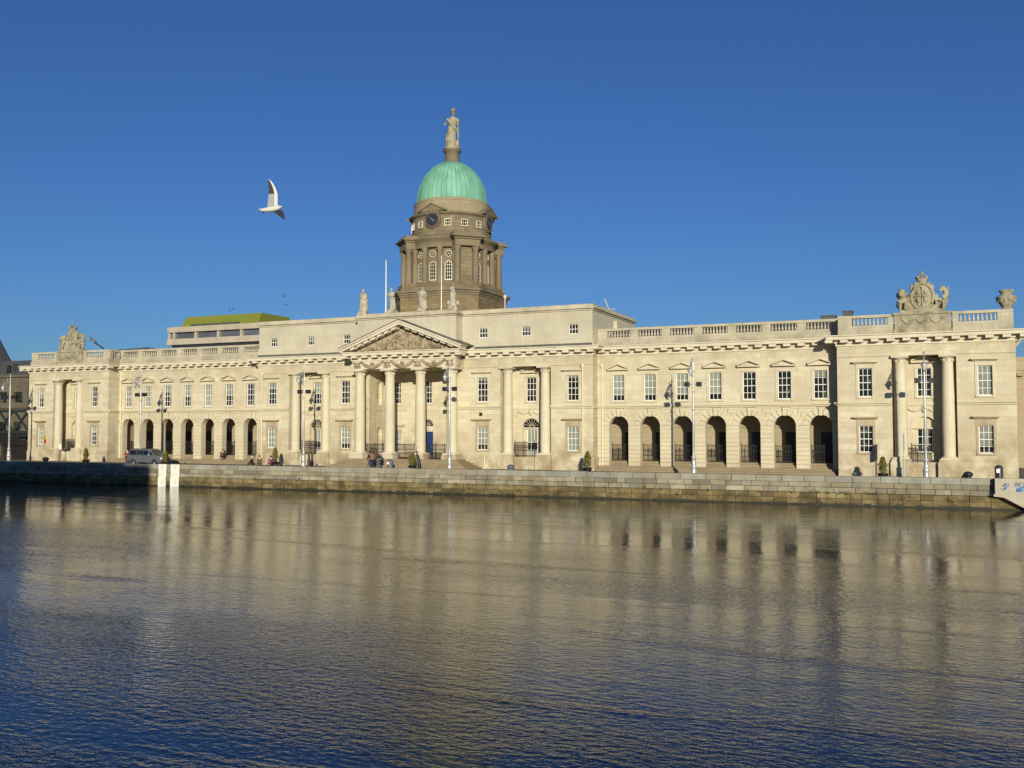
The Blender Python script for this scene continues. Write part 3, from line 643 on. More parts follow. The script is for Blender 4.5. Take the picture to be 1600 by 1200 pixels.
    for i in range(1, n):
        e = .36*i; z = FLOOR-.19*i
        st.box(-6.45-e*1.25, 6.45+e*1.25, -3.62-e, -3.62-e+.36-.001, 0.0, z)
        for s in (-1, 1): st.box(*sorted((s*(6.45+e*1.25-.449), s*(6.45+e*1.25))), -3.62-e+.36, CY-.13, 0, z)
    st.build('staircase', M['step'], B)
    for x in (-5.5, -1.83, 1.83, 5.5):
        column(B, x, -2.75, FLOOR+.5, 10.3, .56)
        pd = MB(); pd.box(x-.84, x+.84, -3.55, -1.9, FLOOR, FLOOR+.3); pd.box(x-.77, x+.77, -3.5, -1.95, FLOOR+.302, FLOOR+.5); pd.build('pedestal', M['stone'], B)
    xs = [-5.5, -1.83, 1.83, 5.5]
    for a, b_ in zip(xs, xs[1:]): railing(B, [(a+.6, -2.5), (b_-.6, -2.5)], FLOOR, 1.55)
    # entablature with swags and ox heads
    en = MB(); y0 = -3.28; en.box(-6.15, 6.15, y0, CY-.06, 10.302, CORN)
    fe = Frame((0, y0)); en.fbox(fe, -6.15, 6.15, -.06, 0, 10.302, 10.42)
    en.build('entablature', M['trim'], B)
    sw = MB()
    for a, b_ in zip(xs, xs[1:]):
        for q in (0, 1):
            sw.tube([fe.p(a+.55+(b_-a-1.1)*t, 11.1-.55*math.sin(math.pi*t)-.12*q, -.1) for t in [i/14 for i in range(15)]], [.07+.09*math.sin(math.pi*i/14) for i in range(15)], 6)
        sw.lathe(fe.p((a+b_)/2, 10.78, -.02), [(.24,0),(.24,.24)], 12)
    for x in xs:
        sw.blob(fe.p(x, 10.72, -.12), (.24,.2,.34), 8, jit=.1)
        for s in (-1, 1): sw.tube([fe.p(x+s*.18, 10.92, -.15), fe.p(x+s*.42, 11.0, -.15), fe.p(x+s*.5, 11.16, -.12)], [.08,.06,.03], 5); sw.blob(fe.p(x+s*.33, 10.6, -.08), (.12,.08,.2), 6)
    f3 = Frame((6.15, 0), (0, 1)); sw.blob((6.2, -2.75, 10.72), (.2,.24,.34), 8)
    sw.build('garland', M['relief'], B)
    # pediment
    pc = MB(); pc.box(-6.74, 6.74, CY-.09, CY+.6, CORN+.003, 12.09); fp = Frame((0, y0)); cornice(pc, fp, -6.15, 6.15, 1, 1); cornice(pc, Frame((6.15, y0), (0, 1)), 0, abs(y0-CY)-.96); cornice(pc, Frame((-6.15, y0), (0, -1)), -(abs(y0-CY)-.96), 0)
    pc.build('cornice', M['corn'], B)
    pe = MB(); zb, za, e = 12.102, 15.05, 7.1
    tri = MB(); tri.prism([(-6.0,y0+.25,zb),(6.0,y0+.25,zb),(0,y0+.25,14.5)], (0,.25,0))
    po = tri.build('pediment', M['relief'], B)
    sl = (za-.25-zb)/e
    for s in (-1, 1):
        pts = [(s*e,zb),(0,za-.25),(0,za+.02),(s*e,zb+.24)]
        pe.prism([(x,y0-.86,z) for x,z in pts], (0,1.3,0)); pts = [(s*(e+.12),zb+.242),(0,za+.023),(0,za+.2),(s*(e+.22),zb+.37)]
        pe.prism([(x,y0-.97,z) for x,z in pts], (0,1.4,0))
        for i in range(7):
            t = (i+.6)/7.6; x = s*6.3*(1-t); z = zb+(e-abs(x))*sl
            ww = .27; pts = [(x-ww, z-sl*(-s*ww)*-1*-1), (x+ww, z)]
            zz0 = zb+(e-abs(x-ww))*sl; zz1 = zb+(e-abs(x+ww))*sl
            pe.prism([(x-ww,y0-.6,zz0-.22),(x+ww,y0-.6,zz1-.22),(x+ww,y0-.6,zz1-.003),(x-ww,y0-.6,zz0-.003)], (0,.84,0))
    pe.build('raking_cornice', M['corn'], po)
    rf = MB()
    for s in (-1, 1):
        rf.prism([(s*(e+.24),y0-.985,zb+.375),(0,y0-.985,za+.205),(0,y0-.985,za+.30),(s*(e+.24),y0-.985,zb+.46)], (0,cy2-y0+.98,0))
        rf.prism([(s*(e+.24),cy2-.003,zb+.375),(s*5.91,cy2-.003,zb+.375+(e+.24-5.91)*(za-zb-.17)/(e+.24)),(s*5.91,cy2-.003,zb+.46+(e+.24-5.91)*(za-zb-.16)/(e+.24)),(s*(e+.24),cy2-.003,zb+.46)], (0,ay-cy2-.12,0))
    rf.build('pediment_roof', M['lead'], po)
    rl = MB(); rr = random.Random(3)          # tympanum figures
    for i in range(46):
        x = rr.uniform(-4.6, 4.6); top = zb+.1+(4.9-abs(x))*.43; h = rr.uniform(.5, 1)*max(.25, top-zb-.1)
        rl.blob((x, y0+.2, zb+.12+h*.45), (rr.uniform(.12,.24), rr.uniform(.12,.24), h*.5), 8, jit=.18)
        rl.blob((x+rr.uniform(-.1,.1), y0+.12, zb+.12+h*.98), (.12,.13,.15), 6)
        if i % 2: rl.tube([(x, y0+.1, zb+h*.8), (x+rr.uniform(-.5,.5), y0+.02, zb+h*.7), (x+rr.uniform(-.8,.8), y0+.08, zb+.15+h*.4)], .07, 5)
    rl.build('tympanum_relief', M['relief'], po)
central()

# ---- tower and dome
def tower():
    y = YC
    def octo(h, c, z): return [(h-c,y-h,z),(h,y-h+c,z),(h,y+h-c,z),(h-c,y+h,z),(-h+c,y+h,z),(-h,y+h-c,z),(-h,y-h+c,z),(-h+c,y-h,z)]
    mb = MB(); mb.prism(octo(5.2,1.5,16.0), (0,0,2.75)); mb.prism(octo(5.0,1.45,18.75), (0,0,1.3)); mb.build('tower_base', M['towerbase'], B)
    c = MB(); c.prism(octo(5.3,1.52,18.55), (0,0,.25)); c.prism(octo(5.42,1.55,18.802), (0,0,.22)); c.prism(octo(5.6,1.6,19.024), (0,0,.24)); c.prism(octo(5.15,1.5,19.266), (0,0,.35)); c.build('tower_cornice', M['towertrim'], B)
    # dark lunette on the front face
    arc = MB(); arc.prism([(.8*math.cos(math.pi*i/10)+0.35, y-5.2-.03, 16.25+.75*math.sin(math.pi*i/10)) for i in range(11)], (0,.02,0)); arc.build('lunette', M['glass'], B)
    D = MB(); D.lathe((0,y,0), [(4.45,19.6),(4.45,24.1)], 64); D.lathe((0,y,0), [(4.85,20.0),(4.85,20.25)], 64); D.build('drum_wall', M['tower'], B)
    def at(a, r): return (r*math.sin(R(a)), y-r*math.cos(R(a)))
    def tang(a, r): p = at(a, r); return Frame(p, (math.cos(R(a)), math.sin(R(a))))
    def dcol(x, yy, r=.33, z0=20.05, z1=24.0):
        m_ = MB(); h = z1-z0; m_.lathe((x,yy,z0), [(r*1.25,0),(r*1.25,.16),(r,.22),(r,h*.4),(r*.86,h-.4),(r*1.2,h-.18),(r*1.2,h)], 14); m_.build('drum_column', M['towertrim'], B)
    for q in range(4):
        for a in (-34, -11.5, 11.5, 34): dcol(*at(q*90+a, 4.72), .31)
        f = tang(q*90+45, 5.35)
        bu = MB(); bu.fbox(f, -.62, .62, .12, 1.4, 20.0, 24.05); bu.fbox(f, -1.5, 1.5, -.5, 1.2, 19.6, 20.03); bu.build('buttress', M['tower'], B)
        for u in (-1.05, 1.05):
            p = f.p(u, 0, 0); dcol(p[0], p[1], .36)
            p = f.p(u, 0, .75); dcol(p[0], p[1], .34)
        e = MB(); e.fbox(f, -1.45, 1.45, -.42, 1.2, 24.02, 24.75); e.fbox(f, -1.6, 1.6, -.58, 1.2, 24.752, 24.95); e.fbox(f, -1.85, 1.85, -.85, 1.2, 24.952, 25.15); e.fbox(f, -1.55, 1.55, -.5, 1.2, 25.152, 25.5); e.build('buttress_entablature', M['towertrim'], B)
    E_ = MB(); E_.lathe((0,y,0), [(4.95,24.0),(4.95,24.68),(5.05,24.7),(5.05,24.84),(5.35,24.9),(5.38,25.08),(4.9,25.2),(4.55,25.45)], 72); E_.build('entablature', M['towertrim'], B)
    S = MB(); S.lathe((0,y,0), [(4.6,25.2),(4.6,25.55),(4.5,25.6),(4.5,27.75)], 72); S.build('clock_stage', M['tower'], B)
    S = MB(); S.lathe((0,y,0), [(4.5,27.6),(4.62,27.72),(4.85,27.8),(4.87,27.98),(4.5,28.08)], 72); S.build('tower_cornice', M['towertrim'], B)
    S = MB(); S.lathe((0,y,0), [(4.38,28.0),(4.3,29.3)], 72); S.lathe((0,y,0), [(4.28,29.3),(4.34,29.34),(4.32,29.55),(4.12,29.7)], 72); S.build('dome_ring', M['towerpale'], B)
    for q in range(4):
        f = tang(q*90, 4.5)
        su = MB()
        su.prism([f.p(.98*math.cos(2*math.pi*i/28), 27.1+.98*math.sin(2*math.pi*i/28), -.17) for i in range(28)], Vector((*f.N,0))*.6)
        nv = Vector((*f.N,0))
        su.prism([f.p(-1.5,28.0,-.4), f.p(1.5,28.0,-.4), f.p(0,28.75,-.4)], nv*.9)
        for s in (-1, 1): su.prism([f.p(s*1.75,27.95,-.5), f.p(0,28.78,-.5), f.p(0,28.98,-.5), f.p(s*1.75,28.12,-.5)], nv*1.1)
        su.build('clock_surround', M['towertrim'], B)
        c_ = MB(); n = 32; ci = [f.p(.80*math.cos(2*math.pi*i/n), 27.1+.80*math.sin(2*math.pi*i/n), -.24) for i in range(n)]; c_.prism(ci, nv*.06); ck = c_.build('clock', M['clock'], B)
        r_ = MB(); r_.tube([f.p(.83*math.cos(2*math.pi*i/n), 27.1+.83*math.sin(2*math.pi*i/n), -.24) for i in range(n)], .055, 6, closed=True); r_.build('clock_rim', M['towertrim'], ck)
        h = MB()
        for ang, ln, w in ((127, .62, .045), (307, .5, .06)):       # hands near ten past four, as a thin diagonal
            dx, dz = math.cos(R(ang+12)), math.sin(R(ang+12)); h.prism([f.p(-dz*w, 27.1+dx*w, -.27), f.p(dz*w, 27.1-dx*w, -.27), f.p(dx*ln, 27.1+dz*ln, -.27)], nv*.02)
        h.build('clock_hand', M['gilt'], ck)
        nb = MB()
        for i in range(12):
            t = 2*math.pi*i/12; dx, dz = math.cos(t), math.sin(t); nb.prism([f.p(dx*.62-dz*.02, 27.1+dz*.62+dx*.02, -.25), f.p(dx*.62+dz*.02, 27.1+dz*.62-dx*.02, -.25), f.p(dx*.74+dz*.02, 27.1+dz*.74-dx*.02, -.25), f.p(dx*.74-dz*.02, 27.1+dz*.74+dx*.02, -.25)], nv*.008)
        nb.build('hour_marks', M['gilt'], ck)
        for a in (22, 45, 68): window(B, tang(q*90+a, 4.5), 0, 26.35, 27.15, .74, 3, 2, 0, surround=False, d=-.12, bar=.03, name='drum_window')
        for a in (-23, 0, 23):
            fw = tang(q*90+a, 4.45); wn_ = MB(); zs = 22.1; rr = .40
            def arc2(r0, r1, d0, d1):
                o = []
                for i in range(12):
                    t0, t1 = math.pi*i/12, math.pi*(i+1)/12
                    wn_.prism([fw.p(-r_*math.cos(t), zs+r_*math.sin(t), d0) for r_, t in ((r0,t0),(r0,t1),(r1,t1),(r1,t0))], nv_*(d1-d0))
            nv_ = Vector((*fw.N,0)); arc2(rr-.065, rr, -.06, .1)
            wn_.fbox(fw, -rr, -rr+.065, -.06, .1, 20.35, zs); wn_.fbox(fw, rr-.065, rr, -.06, .1, 20.35, zs); wn_.fbox(fw, -rr+.065, rr-.065, -.08, .1, 20.35, 20.46)
            for u in (-.11, .11): wn_.fbox(fw, u-.018, u+.018, -.05, .05, 20.46, zs+.35)
            for z in (20.85, 21.25, 21.65, 22.05): wn_.fbox(fw, -rr+.065, rr-.065, -.048, .05, z-.018, z+.018)
            wo = wn_.build('arched_window', M['pipe'], B)
            pa = MB(); pa.face([fw.p(-rr+.04,20.38,-.03),fw.p(rr-.04,20.38,-.03)]+[fw.p((rr-.04)*math.cos(math.pi*i/12), zs+(rr-.04)*math.sin(math.pi*i/12), -.03) for i in range(13)]); pa.build('pane', M['glass'], wo)
            ro = MB(); ro.tube([fw.p(.34*math.cos(2*math.pi*i/20), 23.3+.34*math.sin(2*math.pi*i/20), -.04) for i in range(20)], .045, 6, closed=True)
            for i in range(3): t = math.pi*i/3; ro.tube([fw.p(.32*math.cos(t), 23.3+.32*math.sin(t), -.04), fw.p(-.32*math.cos(t), 23.3-.32*math.sin(t), -.04)], .02, 4)
            r0 = ro.build('round_window', M['pipe'], B)
            pa = MB(); pa.face([fw.p(.33*math.cos(2*math.pi*i/20), 23.3+.33*math.sin(2*math.pi*i/20), -.02) for i in range(20)]); pa.build('pane', M['glass'], r0)
    dm = MB(); pro = [(4.0*math.cos(R(t)), 29.6+5.05*math.sin(R(t))) for t in range(0, 78, 4)]
    dm.lathe((0,y,0), [(4.1,29.55),(4.1,29.62)]+pro, 96); do = dm.build('dome', M['copper'], B)
    sm = MB()
    for i in range(44):
        a = 2*math.pi*(i+.25)/44; sm.tube([((r+.02)*math.cos(a), y+(r+.02)*math.sin(a), z) for r, z in pro], .036, 5)
    sm.build('dome_seam', M['copperseam'], do)
    la = MB(); la.lathe((0,y,0), [(1.15,34.3),(1.1,34.45),(.86,34.6),(.82,35.7),(.95,35.78),(1.05,35.95),(1.05,36.08),(.8,36.15)], 32); la.build('dome_pedestal', M['towertrim'], B)
tower()

# drainpipes
def pipe(x, y, z0, z1):
    mb = MB(); mb.tube([(x,y,z0),(x,y,z1-.3)], .065, 8); mb.lathe((x,y,z1-.35), [(.09,0),(.18,.2),(.2,.35)], 10)
    for z in (z0+1.5, z0+4): mb.box(x-.09, x+.09, y-.05, y+.12, z, z+.06)
    mb.build('drainpipe', M['pipe'], B)
for x, y in ((20.6,-.12),(-20.75,-.12),(19.1,CY-.16),(-19.35,CY-.16),(-42.2,-.12)): pipe(x, y, .35, 10.3)
for x in (8.6, -10.9): 
    mb = MB(); mb.tube([(x,CY-.2,.0),(x,CY-.2,1.2)], .06, 8); mb.build('vent_pipe', M['pipe'], B)
# air brick
mb = MB(); mb.box(7.9, 8.25, CY-.03, CY+.02, 5.35, 5.7); mb.build('vent_grille', M['ironr'], B)
# the long side range showing past the right-hand corner
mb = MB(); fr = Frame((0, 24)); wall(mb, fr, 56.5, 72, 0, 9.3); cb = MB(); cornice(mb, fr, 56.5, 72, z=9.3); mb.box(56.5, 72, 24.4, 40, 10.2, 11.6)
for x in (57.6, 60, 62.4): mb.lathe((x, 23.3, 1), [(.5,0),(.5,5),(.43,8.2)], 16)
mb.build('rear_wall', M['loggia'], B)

# ------------------------------------------------------------------ sculpture
def skin_mesh(verts, edges, radii, root=0, sub=1, name='skin'):
    me = bpy.data.meshes.new(name); me.from_pydata(verts, edges, []); o = bpy.data.objects.new(name, me); COL.objects.link(o)
    mo = o.modifiers.new('Skin', 'SKIN'); mo.use_smooth_shade = True; o.modifiers.new('Sub', 'SUBSURF').levels = sub
    for i, r in enumerate(radii):
        sv = me.skin_vertices[0].data[i]; sv.radius = r if isinstance(r, tuple) else (r, r); sv.use_root = (i == root)
    dg = bpy.context.evaluated_depsgraph_get(); dg.update(); m2 = bpy.data.meshes.new_from_object(o.evaluated_get(dg))
    bpy.data.objects.remove(o); m2.polygons.foreach_set('use_smooth', [True]*len(m2.polygons)); return m2
def mesh_obj(me, name, mat, root):
    me.materials.clear(); me.materials.append(mat); me.name = name
    o = bpy.data.objects.new(name, me); COL.objects.link(o); o.parent = root; return o

def statue(loc, h, label, pose, rz=0, mat='statue', base=.5, wide=1.):
    """draped standing figure on a small block"""
    root = empty('statue', loc, rz); s = h/1.8; rs = random.Random(int(h*100)+pose)
    rob = MB(); n = 28; prof = [(.27,0),(.29,.08),(.285,.4),(.27,.75),(.255,.95),(.235,1.08),(.245,1.2),(.25,1.34),(.215,1.44),(.10,1.5),(.065,1.53)]
    vs = []
    for k, (r, z) in enumerate(prof):
        for i in range(n):
            a = 2*math.pi*i/n; fold = 1+(.11*math.sin(a*7+z*1.5+pose)+.06*math.sin(a*11-z*2))*max(0, min(1, (1.25-z)))
            sway = .05*math.sin(z*2.2+pose); vs.append(((r*wide*fold*math.cos(a)+sway)*s, r*.8*fold*math.sin(a)*s, z*s))
    rob.raw(vs, [(k*n+i, k*n+(i+1) % n, (k+1)*n+(i+1) % n, (k+1)*n+i) for k in range(len(prof)-1) for i in range(n)], 0, True)
    hx = .05*math.sin(1.6*2.2+pose)*s
    rob.blob((hx, -.02*s, 1.655*s), (.088*s,.105*s,.13*s), 12); rob.blob((hx, .03*s, 1.69*s), (.105*s,.11*s,.12*s), 10, jit=.1)
    rob.blob((hx, -.12*s, 1.64*s), (.02*s,.03*s,.035*s), 6)
    if pose == 4: rob.lathe((hx,0,1.74*s), [(.11*s,0),(.13*s,.04*s),(.09*s,.12*s),(.03*s,.17*s)], 10)
    def arm(pts, r0=.07): rob.tube([(x*s, y_*s, z*s) for x, y_, z in pts], [r0*s, r0*.9*s, r0*.75*s, r0*.7*s][:len(pts)], 8)
    if pose == 0: arm([(-.2,0,1.4),(-.3,-.08,1.15),(-.12,-.25,1.05)]); arm([(.2,0,1.4),(.28,-.05,1.12),(.2,-.22,.95)])
    if pose == 1: arm([(-.2,0,1.4),(-.36,-.12,1.2),(-.30,-.3,1.32)]); arm([(.2,0,1.4),(.27,-.04,1.12),(.1,-.22,1.1)])
    if pose == 2: arm([(-.2,0,1.4),(-.38,-.05,1.2),(-.42,-.2,1.45)]); arm([(.2,0,1.4),(.3,-.05,1.1),(.25,-.1,.85)])
    if pose == 3:
        arm([(-.2,0,1.4),(-.34,-.1,1.18),(-.08,-.24,1.22)]); arm([(.2,0,1.4),(.36,-.1,1.25),(.2,-.22,1.36)])
        for sx in (-1, 1): rob.blob((sx*.36*s,-.1*s,.2*s), (.17*s,.2*s,.2*s), 8, jit=.15)
    if pose == 4:
        arm([(-.2,0,1.4),(-.29,-.05,1.15),(-.33,-.2,1.08)]); arm([(.2,0,1.4),(.31,-.05,1.22),(.24,-.2,1.12)])
        rob.tube([(.28*s,-.22*s,1.2*s),(.29*s,-.16*s,.05*s)], .03*s, 6); rob.blob((.25*s,-.12*s,.2*s), (.1*s,.1*s,.2*s), 8); rob.blob((-.24*s,-.05*s,.35*s), (.08*s,.1*s,.36*s), 8)
    rob.tube([(x*s, y_*s, z*s) for x, y_, z in ((-.22,-.05,1.38),(-.05,-.2,1.1),(.16,-.2,.9),(.24,-.02,.75))], [.05*s,.07*s,.07*s,.05*s], 6)
    mb = rob; o = mb.build('figure', M[mat]); o.parent = root; o.location = (0,0,base)
    p = MB(); w = .36*s; p.box(-w, w, -w, w, 0, base*.55); p.box(-w*.85, w*.85, -w*.85, w*.85, base*.551, base+.02); lpart(p, 'plinth', M[mat], root)
    tag(root, label, 'statue', 'statues on the roof'); return root
statue((-5.4,-2.4,16.2), 2.45, 'weathered draped statue farthest left above the portico, clear against the sky', 0, R(10), base=.35, wide=1.2)
statue((-1.85,-2.4,16.2), 2.35, 'robed statue on the attic just left of the dark tower base', 1, R(-8), base=.35)
statue((1.85,-2.4,16.2), 2.3, 'robed statue in front of the tower base, nearest the dark lunette', 2, R(14), base=.3, wide=1.15)
statue((5.4,-2.4,16.2), 2.4, 'statue with crossed arms and lumps at its feet, right of the thin flagpole', 3, R(20), base=.45, wide=.8)
statue((0,YC,36.1), 4.45, 'tall standing statue with a staff on top of the green dome', 4, R(25), mat='lichen', base=.15, wide=.78)

def arms(cx, label, small=0):
    root = empty('coat_of_arms', (cx, PY+.6, 12.1)); mb = MB()
    mb.box(-2.28, 2.28, -.62, .55, 0, .35); mb.box(-2.2, 2.2, -.55, .5, .352, 1.6); mb.box(-2.3, 2.3, -.66, .58, 1.602, 1.78); mb.box(-1.75, 1.75, -.5, .45, 1.782, 2.05)
    for x in (-1.1, 0, 1.1): mb.tube([(x-.5+1.0*t, -.58, 1.25-.42*math.sin(math.pi*t)) for t in [i/8 for i in range(9)]], .07, 6)
    lpart(mb, 'pedestal', M['lichen'], root)
    sh = MB(); n = 28; zc = 3.15
    sh.raw([(.78*q*math.cos(2*math.pi*i/n), -.12-.22*(1-q*q), zc+1.02*q*math.sin(2*math.pi*i/n)) for q in (1., .8, .5, .15) for i in range(n)], [(k*n+i, k*n+(i+1) % n, (k+1)*n+(i+1) % n, (k+1)*n+i) for k in range(3) for i in range(n)], 0, True)
    sh.lathe((0,0,0), [(.001,0)], 3) if False else None
    sh.prism([(.8*math.cos(2*math.pi*i/n), -.1, zc+1.05*math.sin(2*math.pi*i/n)) for i in range(n)], (0,.4,0))
    sh.tube([(.86*math.cos(2*math.pi*i/n), -.14, zc+1.12*math.sin(2*math.pi*i/n)) for i in range(n)], .14, 8, closed=True)
    for x, z in ((-.28,.35),(.28,.35),(-.25,-.3),(.25,-.3)): sh.blob((x, -.32, zc+z), (.2,.08,.24), 8, jit=.2)
    sh.tube([(-.02,-.34,zc+.85),(.0,-.34,zc-.8)], .04, 5); sh.tube([(-.6,-.34,zc+.02),(.6,-.34,zc+.02)], .04, 5)
    for s in (-1, 1): sh.tube([(s*.5,-.1,2.0),(s*1.15,-.1,2.15),(s*1.2,-.12,2.6),(s*.95,-.14,2.75)], [.16,.16,.12,.07], 7)
    for s in (-1, 1):
        sh.blob((s*.95, .05, 2.3), (.5,.3,.42), 10, jit=.12); sh.blob((s*1.02, .05, 2.85), (.3,.25,.5), 8, jit=.15); sh.blob((s*.75, 0, 3.9), (.2,.2,.3), 8, jit=.2); sh.blob((s*.45, 0, 4.2), (.25,.2,.22), 8, jit=.2)
    lpart(sh, 'shield', M['lichen'], root)
    cr = MB(); cr.lathe((0,0,4.2), [(.34,0),(.36,.12),(.33,.2),(.46,.42),(.40,.5)], 16)
    for i in range(8): a = i*math.pi/4; cr.blob((.43*math.cos(a), .43*math.sin(a), 4.78), (.09,.09,.14), 6)
    for i in range(4): a = i*math.pi/4; cr.tube([(.4*math.cos(a), .4*math.sin(a), 4.7), (.22*math.cos(a), .22*math.sin(a), 5.0), (0,0,5.02), (-.22*math.cos(a), -.22*math.sin(a), 5.0), (-.4*math.cos(a), -.4*math.sin(a), 4.7)], .05, 5)
    cr.blob((0,0,5.16), (.14,.14,.15), 8); cr.tube([(0,0,5.25),(0,0,5.5)], .04, 5)
    lpart(cr, 'crown', M['lichen'], root)
    li = MB()                                   # lion: haunch, chest, maned head
    li.blob((-1.45,.05,2.45), (.48,.3,.5), 10, jit=.06); li.blob((-1.5,-.08,2.95), (.34,.3,.5), 10, jit=.1); li.blob((-1.58,-.15,3.42), (.46,.4,.42), 12, jit=.22); li.blob((-1.66,-.48,3.35), (.22,.22,.2), 8)
    for x in (-1.72,-1.3): li.tube([(x,-.2,2.85),(x-.05,-.42,2.5),(x-.02,-.46,2.1)], [.16,.13,.12], 7); li.blob((x-.03,-.52,2.12), (.14,.2,.1), 6)
    li.tube([(-1.85,.1,2.2),(-2.05,.1,2.5),(-1.98,.1,2.9)], [.07,.06,.09], 6); lpart(li, 'lion', M['lichen'], root)
    un = MB()                                   # horned beast: arched neck, long head, coiled tail
    un.blob((1.5,.05,2.45), (.42,.3,.48), 10, jit=.06); un.tube([(1.55,0,2.6),(1.82,-.02,3.0),(1.85,-.08,3.5),(1.62,-.2,3.74),(1.3,-.3,3.52)], [.34,.29,.22,.2,.12], 9)
    un.tube([(1.6,-.25,3.85),(1.25,-.35,4.25)], [.05,.015], 5); un.blob((1.78,-.05,3.85), (.07,.06,.13), 5)
    for i in range(6): un.blob((1.98-.02*i, 0, 3.75-.22*i), (.12,.14,.16), 6, jit=.2)
    un.tube([(1.4,-.15,2.85),(1.05,-.35,2.75),(1.0,-.4,2.45)], [.15,.12,.1], 7); un.tube([(1.65,-.2,2.6),(1.6,-.45,2.35),(1.62,-.45,2.08)], [.15,.12,.11], 7)
    lpart(un, 'horned_beast', M['lichen'], root)
    return tag(root, label, 'sculpture', 'carved coats of arms on the end pavilions')
arms(49.5, 'carved crowned oval shield between two beasts on the right-hand pavilion, beside the urn')
arms(-49.5, 'smaller looking carved crowned shield between two beasts on the far left pavilion')
u = empty('stone_urn', (55.85, PY+.55, 13.84)); mb = MB()
mb.lathe((0,0,0), [(.40,0),(.42,.08),(.33,.16),(.42,.26),(.62,.6),(.72,.95),(.72,1.05),(.55,1.12),(.42,1.2),(.42,1.36),(.56,1.46),(.56,1.58),(.4,1.6)], 28)
lpart(mb, 'urn_body', M['lichen'], u); hb = MB()
for s in (-1, 1): hb.tube([(s*.64,0,.78),(s*.76,0,.85),(s*.77,0,1.0),(s*.66,0,1.04)], .06, 6)
for i in range(14): a = 2*math.pi*i/14; hb.blob((.66*math.cos(a), .66*math.sin(a), .68+.06*math.sin(3*a)), (.09,.09,.1), 6)
lpart(hb, 'urn_ornament', M['lichen'], u); tag(u, 'big carved stone urn on the right end of the roof balustrade', 'urn')

# roof fittings
def pole(x, y, z0, z1, r, label, ball=True):
    o = empty('flagpole', (x, y, z0)); mb = MB(); mb.tube([(0,0,0),(0,0,z1-z0)], [r, r*.6], 8); lpart(mb, 'pole', M['white'], o)
    mb = MB(); mb.blob((0,0,z1-z0+.06), (.1,.1,.1), 8); lpart(mb, 'finial', M['gilt'], o); mb = MB(); mb.lathe((0,0,0), [(.2,0),(.2,.12),(.1,.3)], 10); lpart(mb, 'base', M['lead'], o)
    tag(o, label, 'flagpole', 'bare flagpoles on the roof')
pole(-4.45, .6, 16.2, 22.5, .085, 'bare white flagpole standing against open sky left of the tower')
pole(2.75, 0., 16.2, 22.35, .07, 'bare white flagpole standing in front of the brown tower')
o = empty('roof_lantern', (9.9, .5, 16.2)); mb = MB(); mb.tube([(0,0,0),(0,0,1.25)], .05, 8); lpart(mb, 'post', M['pipe'], o); mb = MB(); mb.lathe((0,0,1.2), [(.1,0),(.2,.25),(.22,.32),(.05,.5)], 8); lpart(mb, 'lantern', M['lampglass'], o)
tag(o, 'small lantern on a short post at the roof edge right of the tower', 'lantern')
o = empty('roof_floodlight', (-46.7, 1.2, 12.2)); mb = MB(); mb.tube([(0,0,0),(0,0,2.2)], .06, 6); mb.tube([(0,0,2.1),(-1.9,0,3.1)], .09, 6); lpart(mb, 'arm', M['trimdark'], o)
mb = MB(); mb.prism([(-2.6,-.25,3.5),(-1.5,-.25,2.9),(-1.4,-.25,3.05),(-2.5,-.25,3.7)], (0,.5,0)); lpart(mb, 'lamp_head', M['signgrey'], o); tag(o, 'slanting grey floodlight on an arm above the far left pavilion roof', 'floodlight')
o = empty('aerial', (19.3, 6.5, 16.2)); mb = MB(); mb.tube([(0,0,0),(-.6,0,1.5)], .04, 6); lpart(mb, 'mast', M['pipe'], o); mb = MB(); mb.tube([(-.2,0,.4),(.6,0,.35)], .03, 5); mb.tube([(-.3,-.3,.8),(-.3,.3,.8)], .03, 5); lpart(mb, 'crossbar', M['pipe'], o); tag(o, 'leaning thin pale aerial at the right end of the attic roof', 'aerial')
# ------------------------------------------------------------------ ground, river, quay
QF = Frame((0, -9.0), (1, .035))
def yq(x): return -9.0+.035*x
mb = MB(); mb.face([(-1800, yq(-1800)+.3, 0), (1800, yq(1800)+.3, 0), (1800, 2500, 0), (-1800, 2500, 0)]); tag(mb.build('ground', M['paving']), None, None, kind='structure')
mb = MB(); mb.face([(-1800,-1500,WATER), (1800,-1500,WATER), (1800,yq(1800)+.3,WATER), (-1800,yq(-1800)+.3,WATER)]); tag(mb.build('water', M['water']), None, None, kind='structure')
mb = MB(); mb.face([(-1800,-1500,2.3), (1800,-1500,2.3), (1800,-87.6,2.3), (-1800,-87.6,2.3)]); mb.face([(-1800,-87.6,-4), (1800,-87.6,-4), (1800,-87.6,2.3), (-1800,-87.6,2.3)]); tag(mb.build('south_bank', M['paving']), None, None, kind='structure')
Q = empty('quay_wall', (0, 0, 0)); tag(Q, 'long grey stone quay wall along the river with a mossy tidal foot', 'quay wall')
mb = MB(); rq = random.Random(5); u = -160.
while u < 160:
    l = rq.uniform(1.3, 2.3); mb.fbox(QF, u+.022, u+l-.022, -.09+rq.uniform(-.015,.015), .62, -.24, .25+rq.uniform(-.015,.012)); u += l
mb.build('coping', M['coping'], Q)
mb = MB()
for z0, z1 in ((-.65,-.265),(-1.08,-.69)):
    u = -160.
    while u < 160: l = rq.uniform(.7, 1.7); mb.fbox(QF, u+.022, u+l-.022, rq.uniform(-.02,.015), .5, z0, z1); u += l
mb.build('upper_courses', M['quayup'], Q); mb = MB(); mb.fbox(QF, -160, 160, .04, .58, -1.1, -.242); mb.build('joint', M['joint'], Q)
mb = MB(); u = -160.
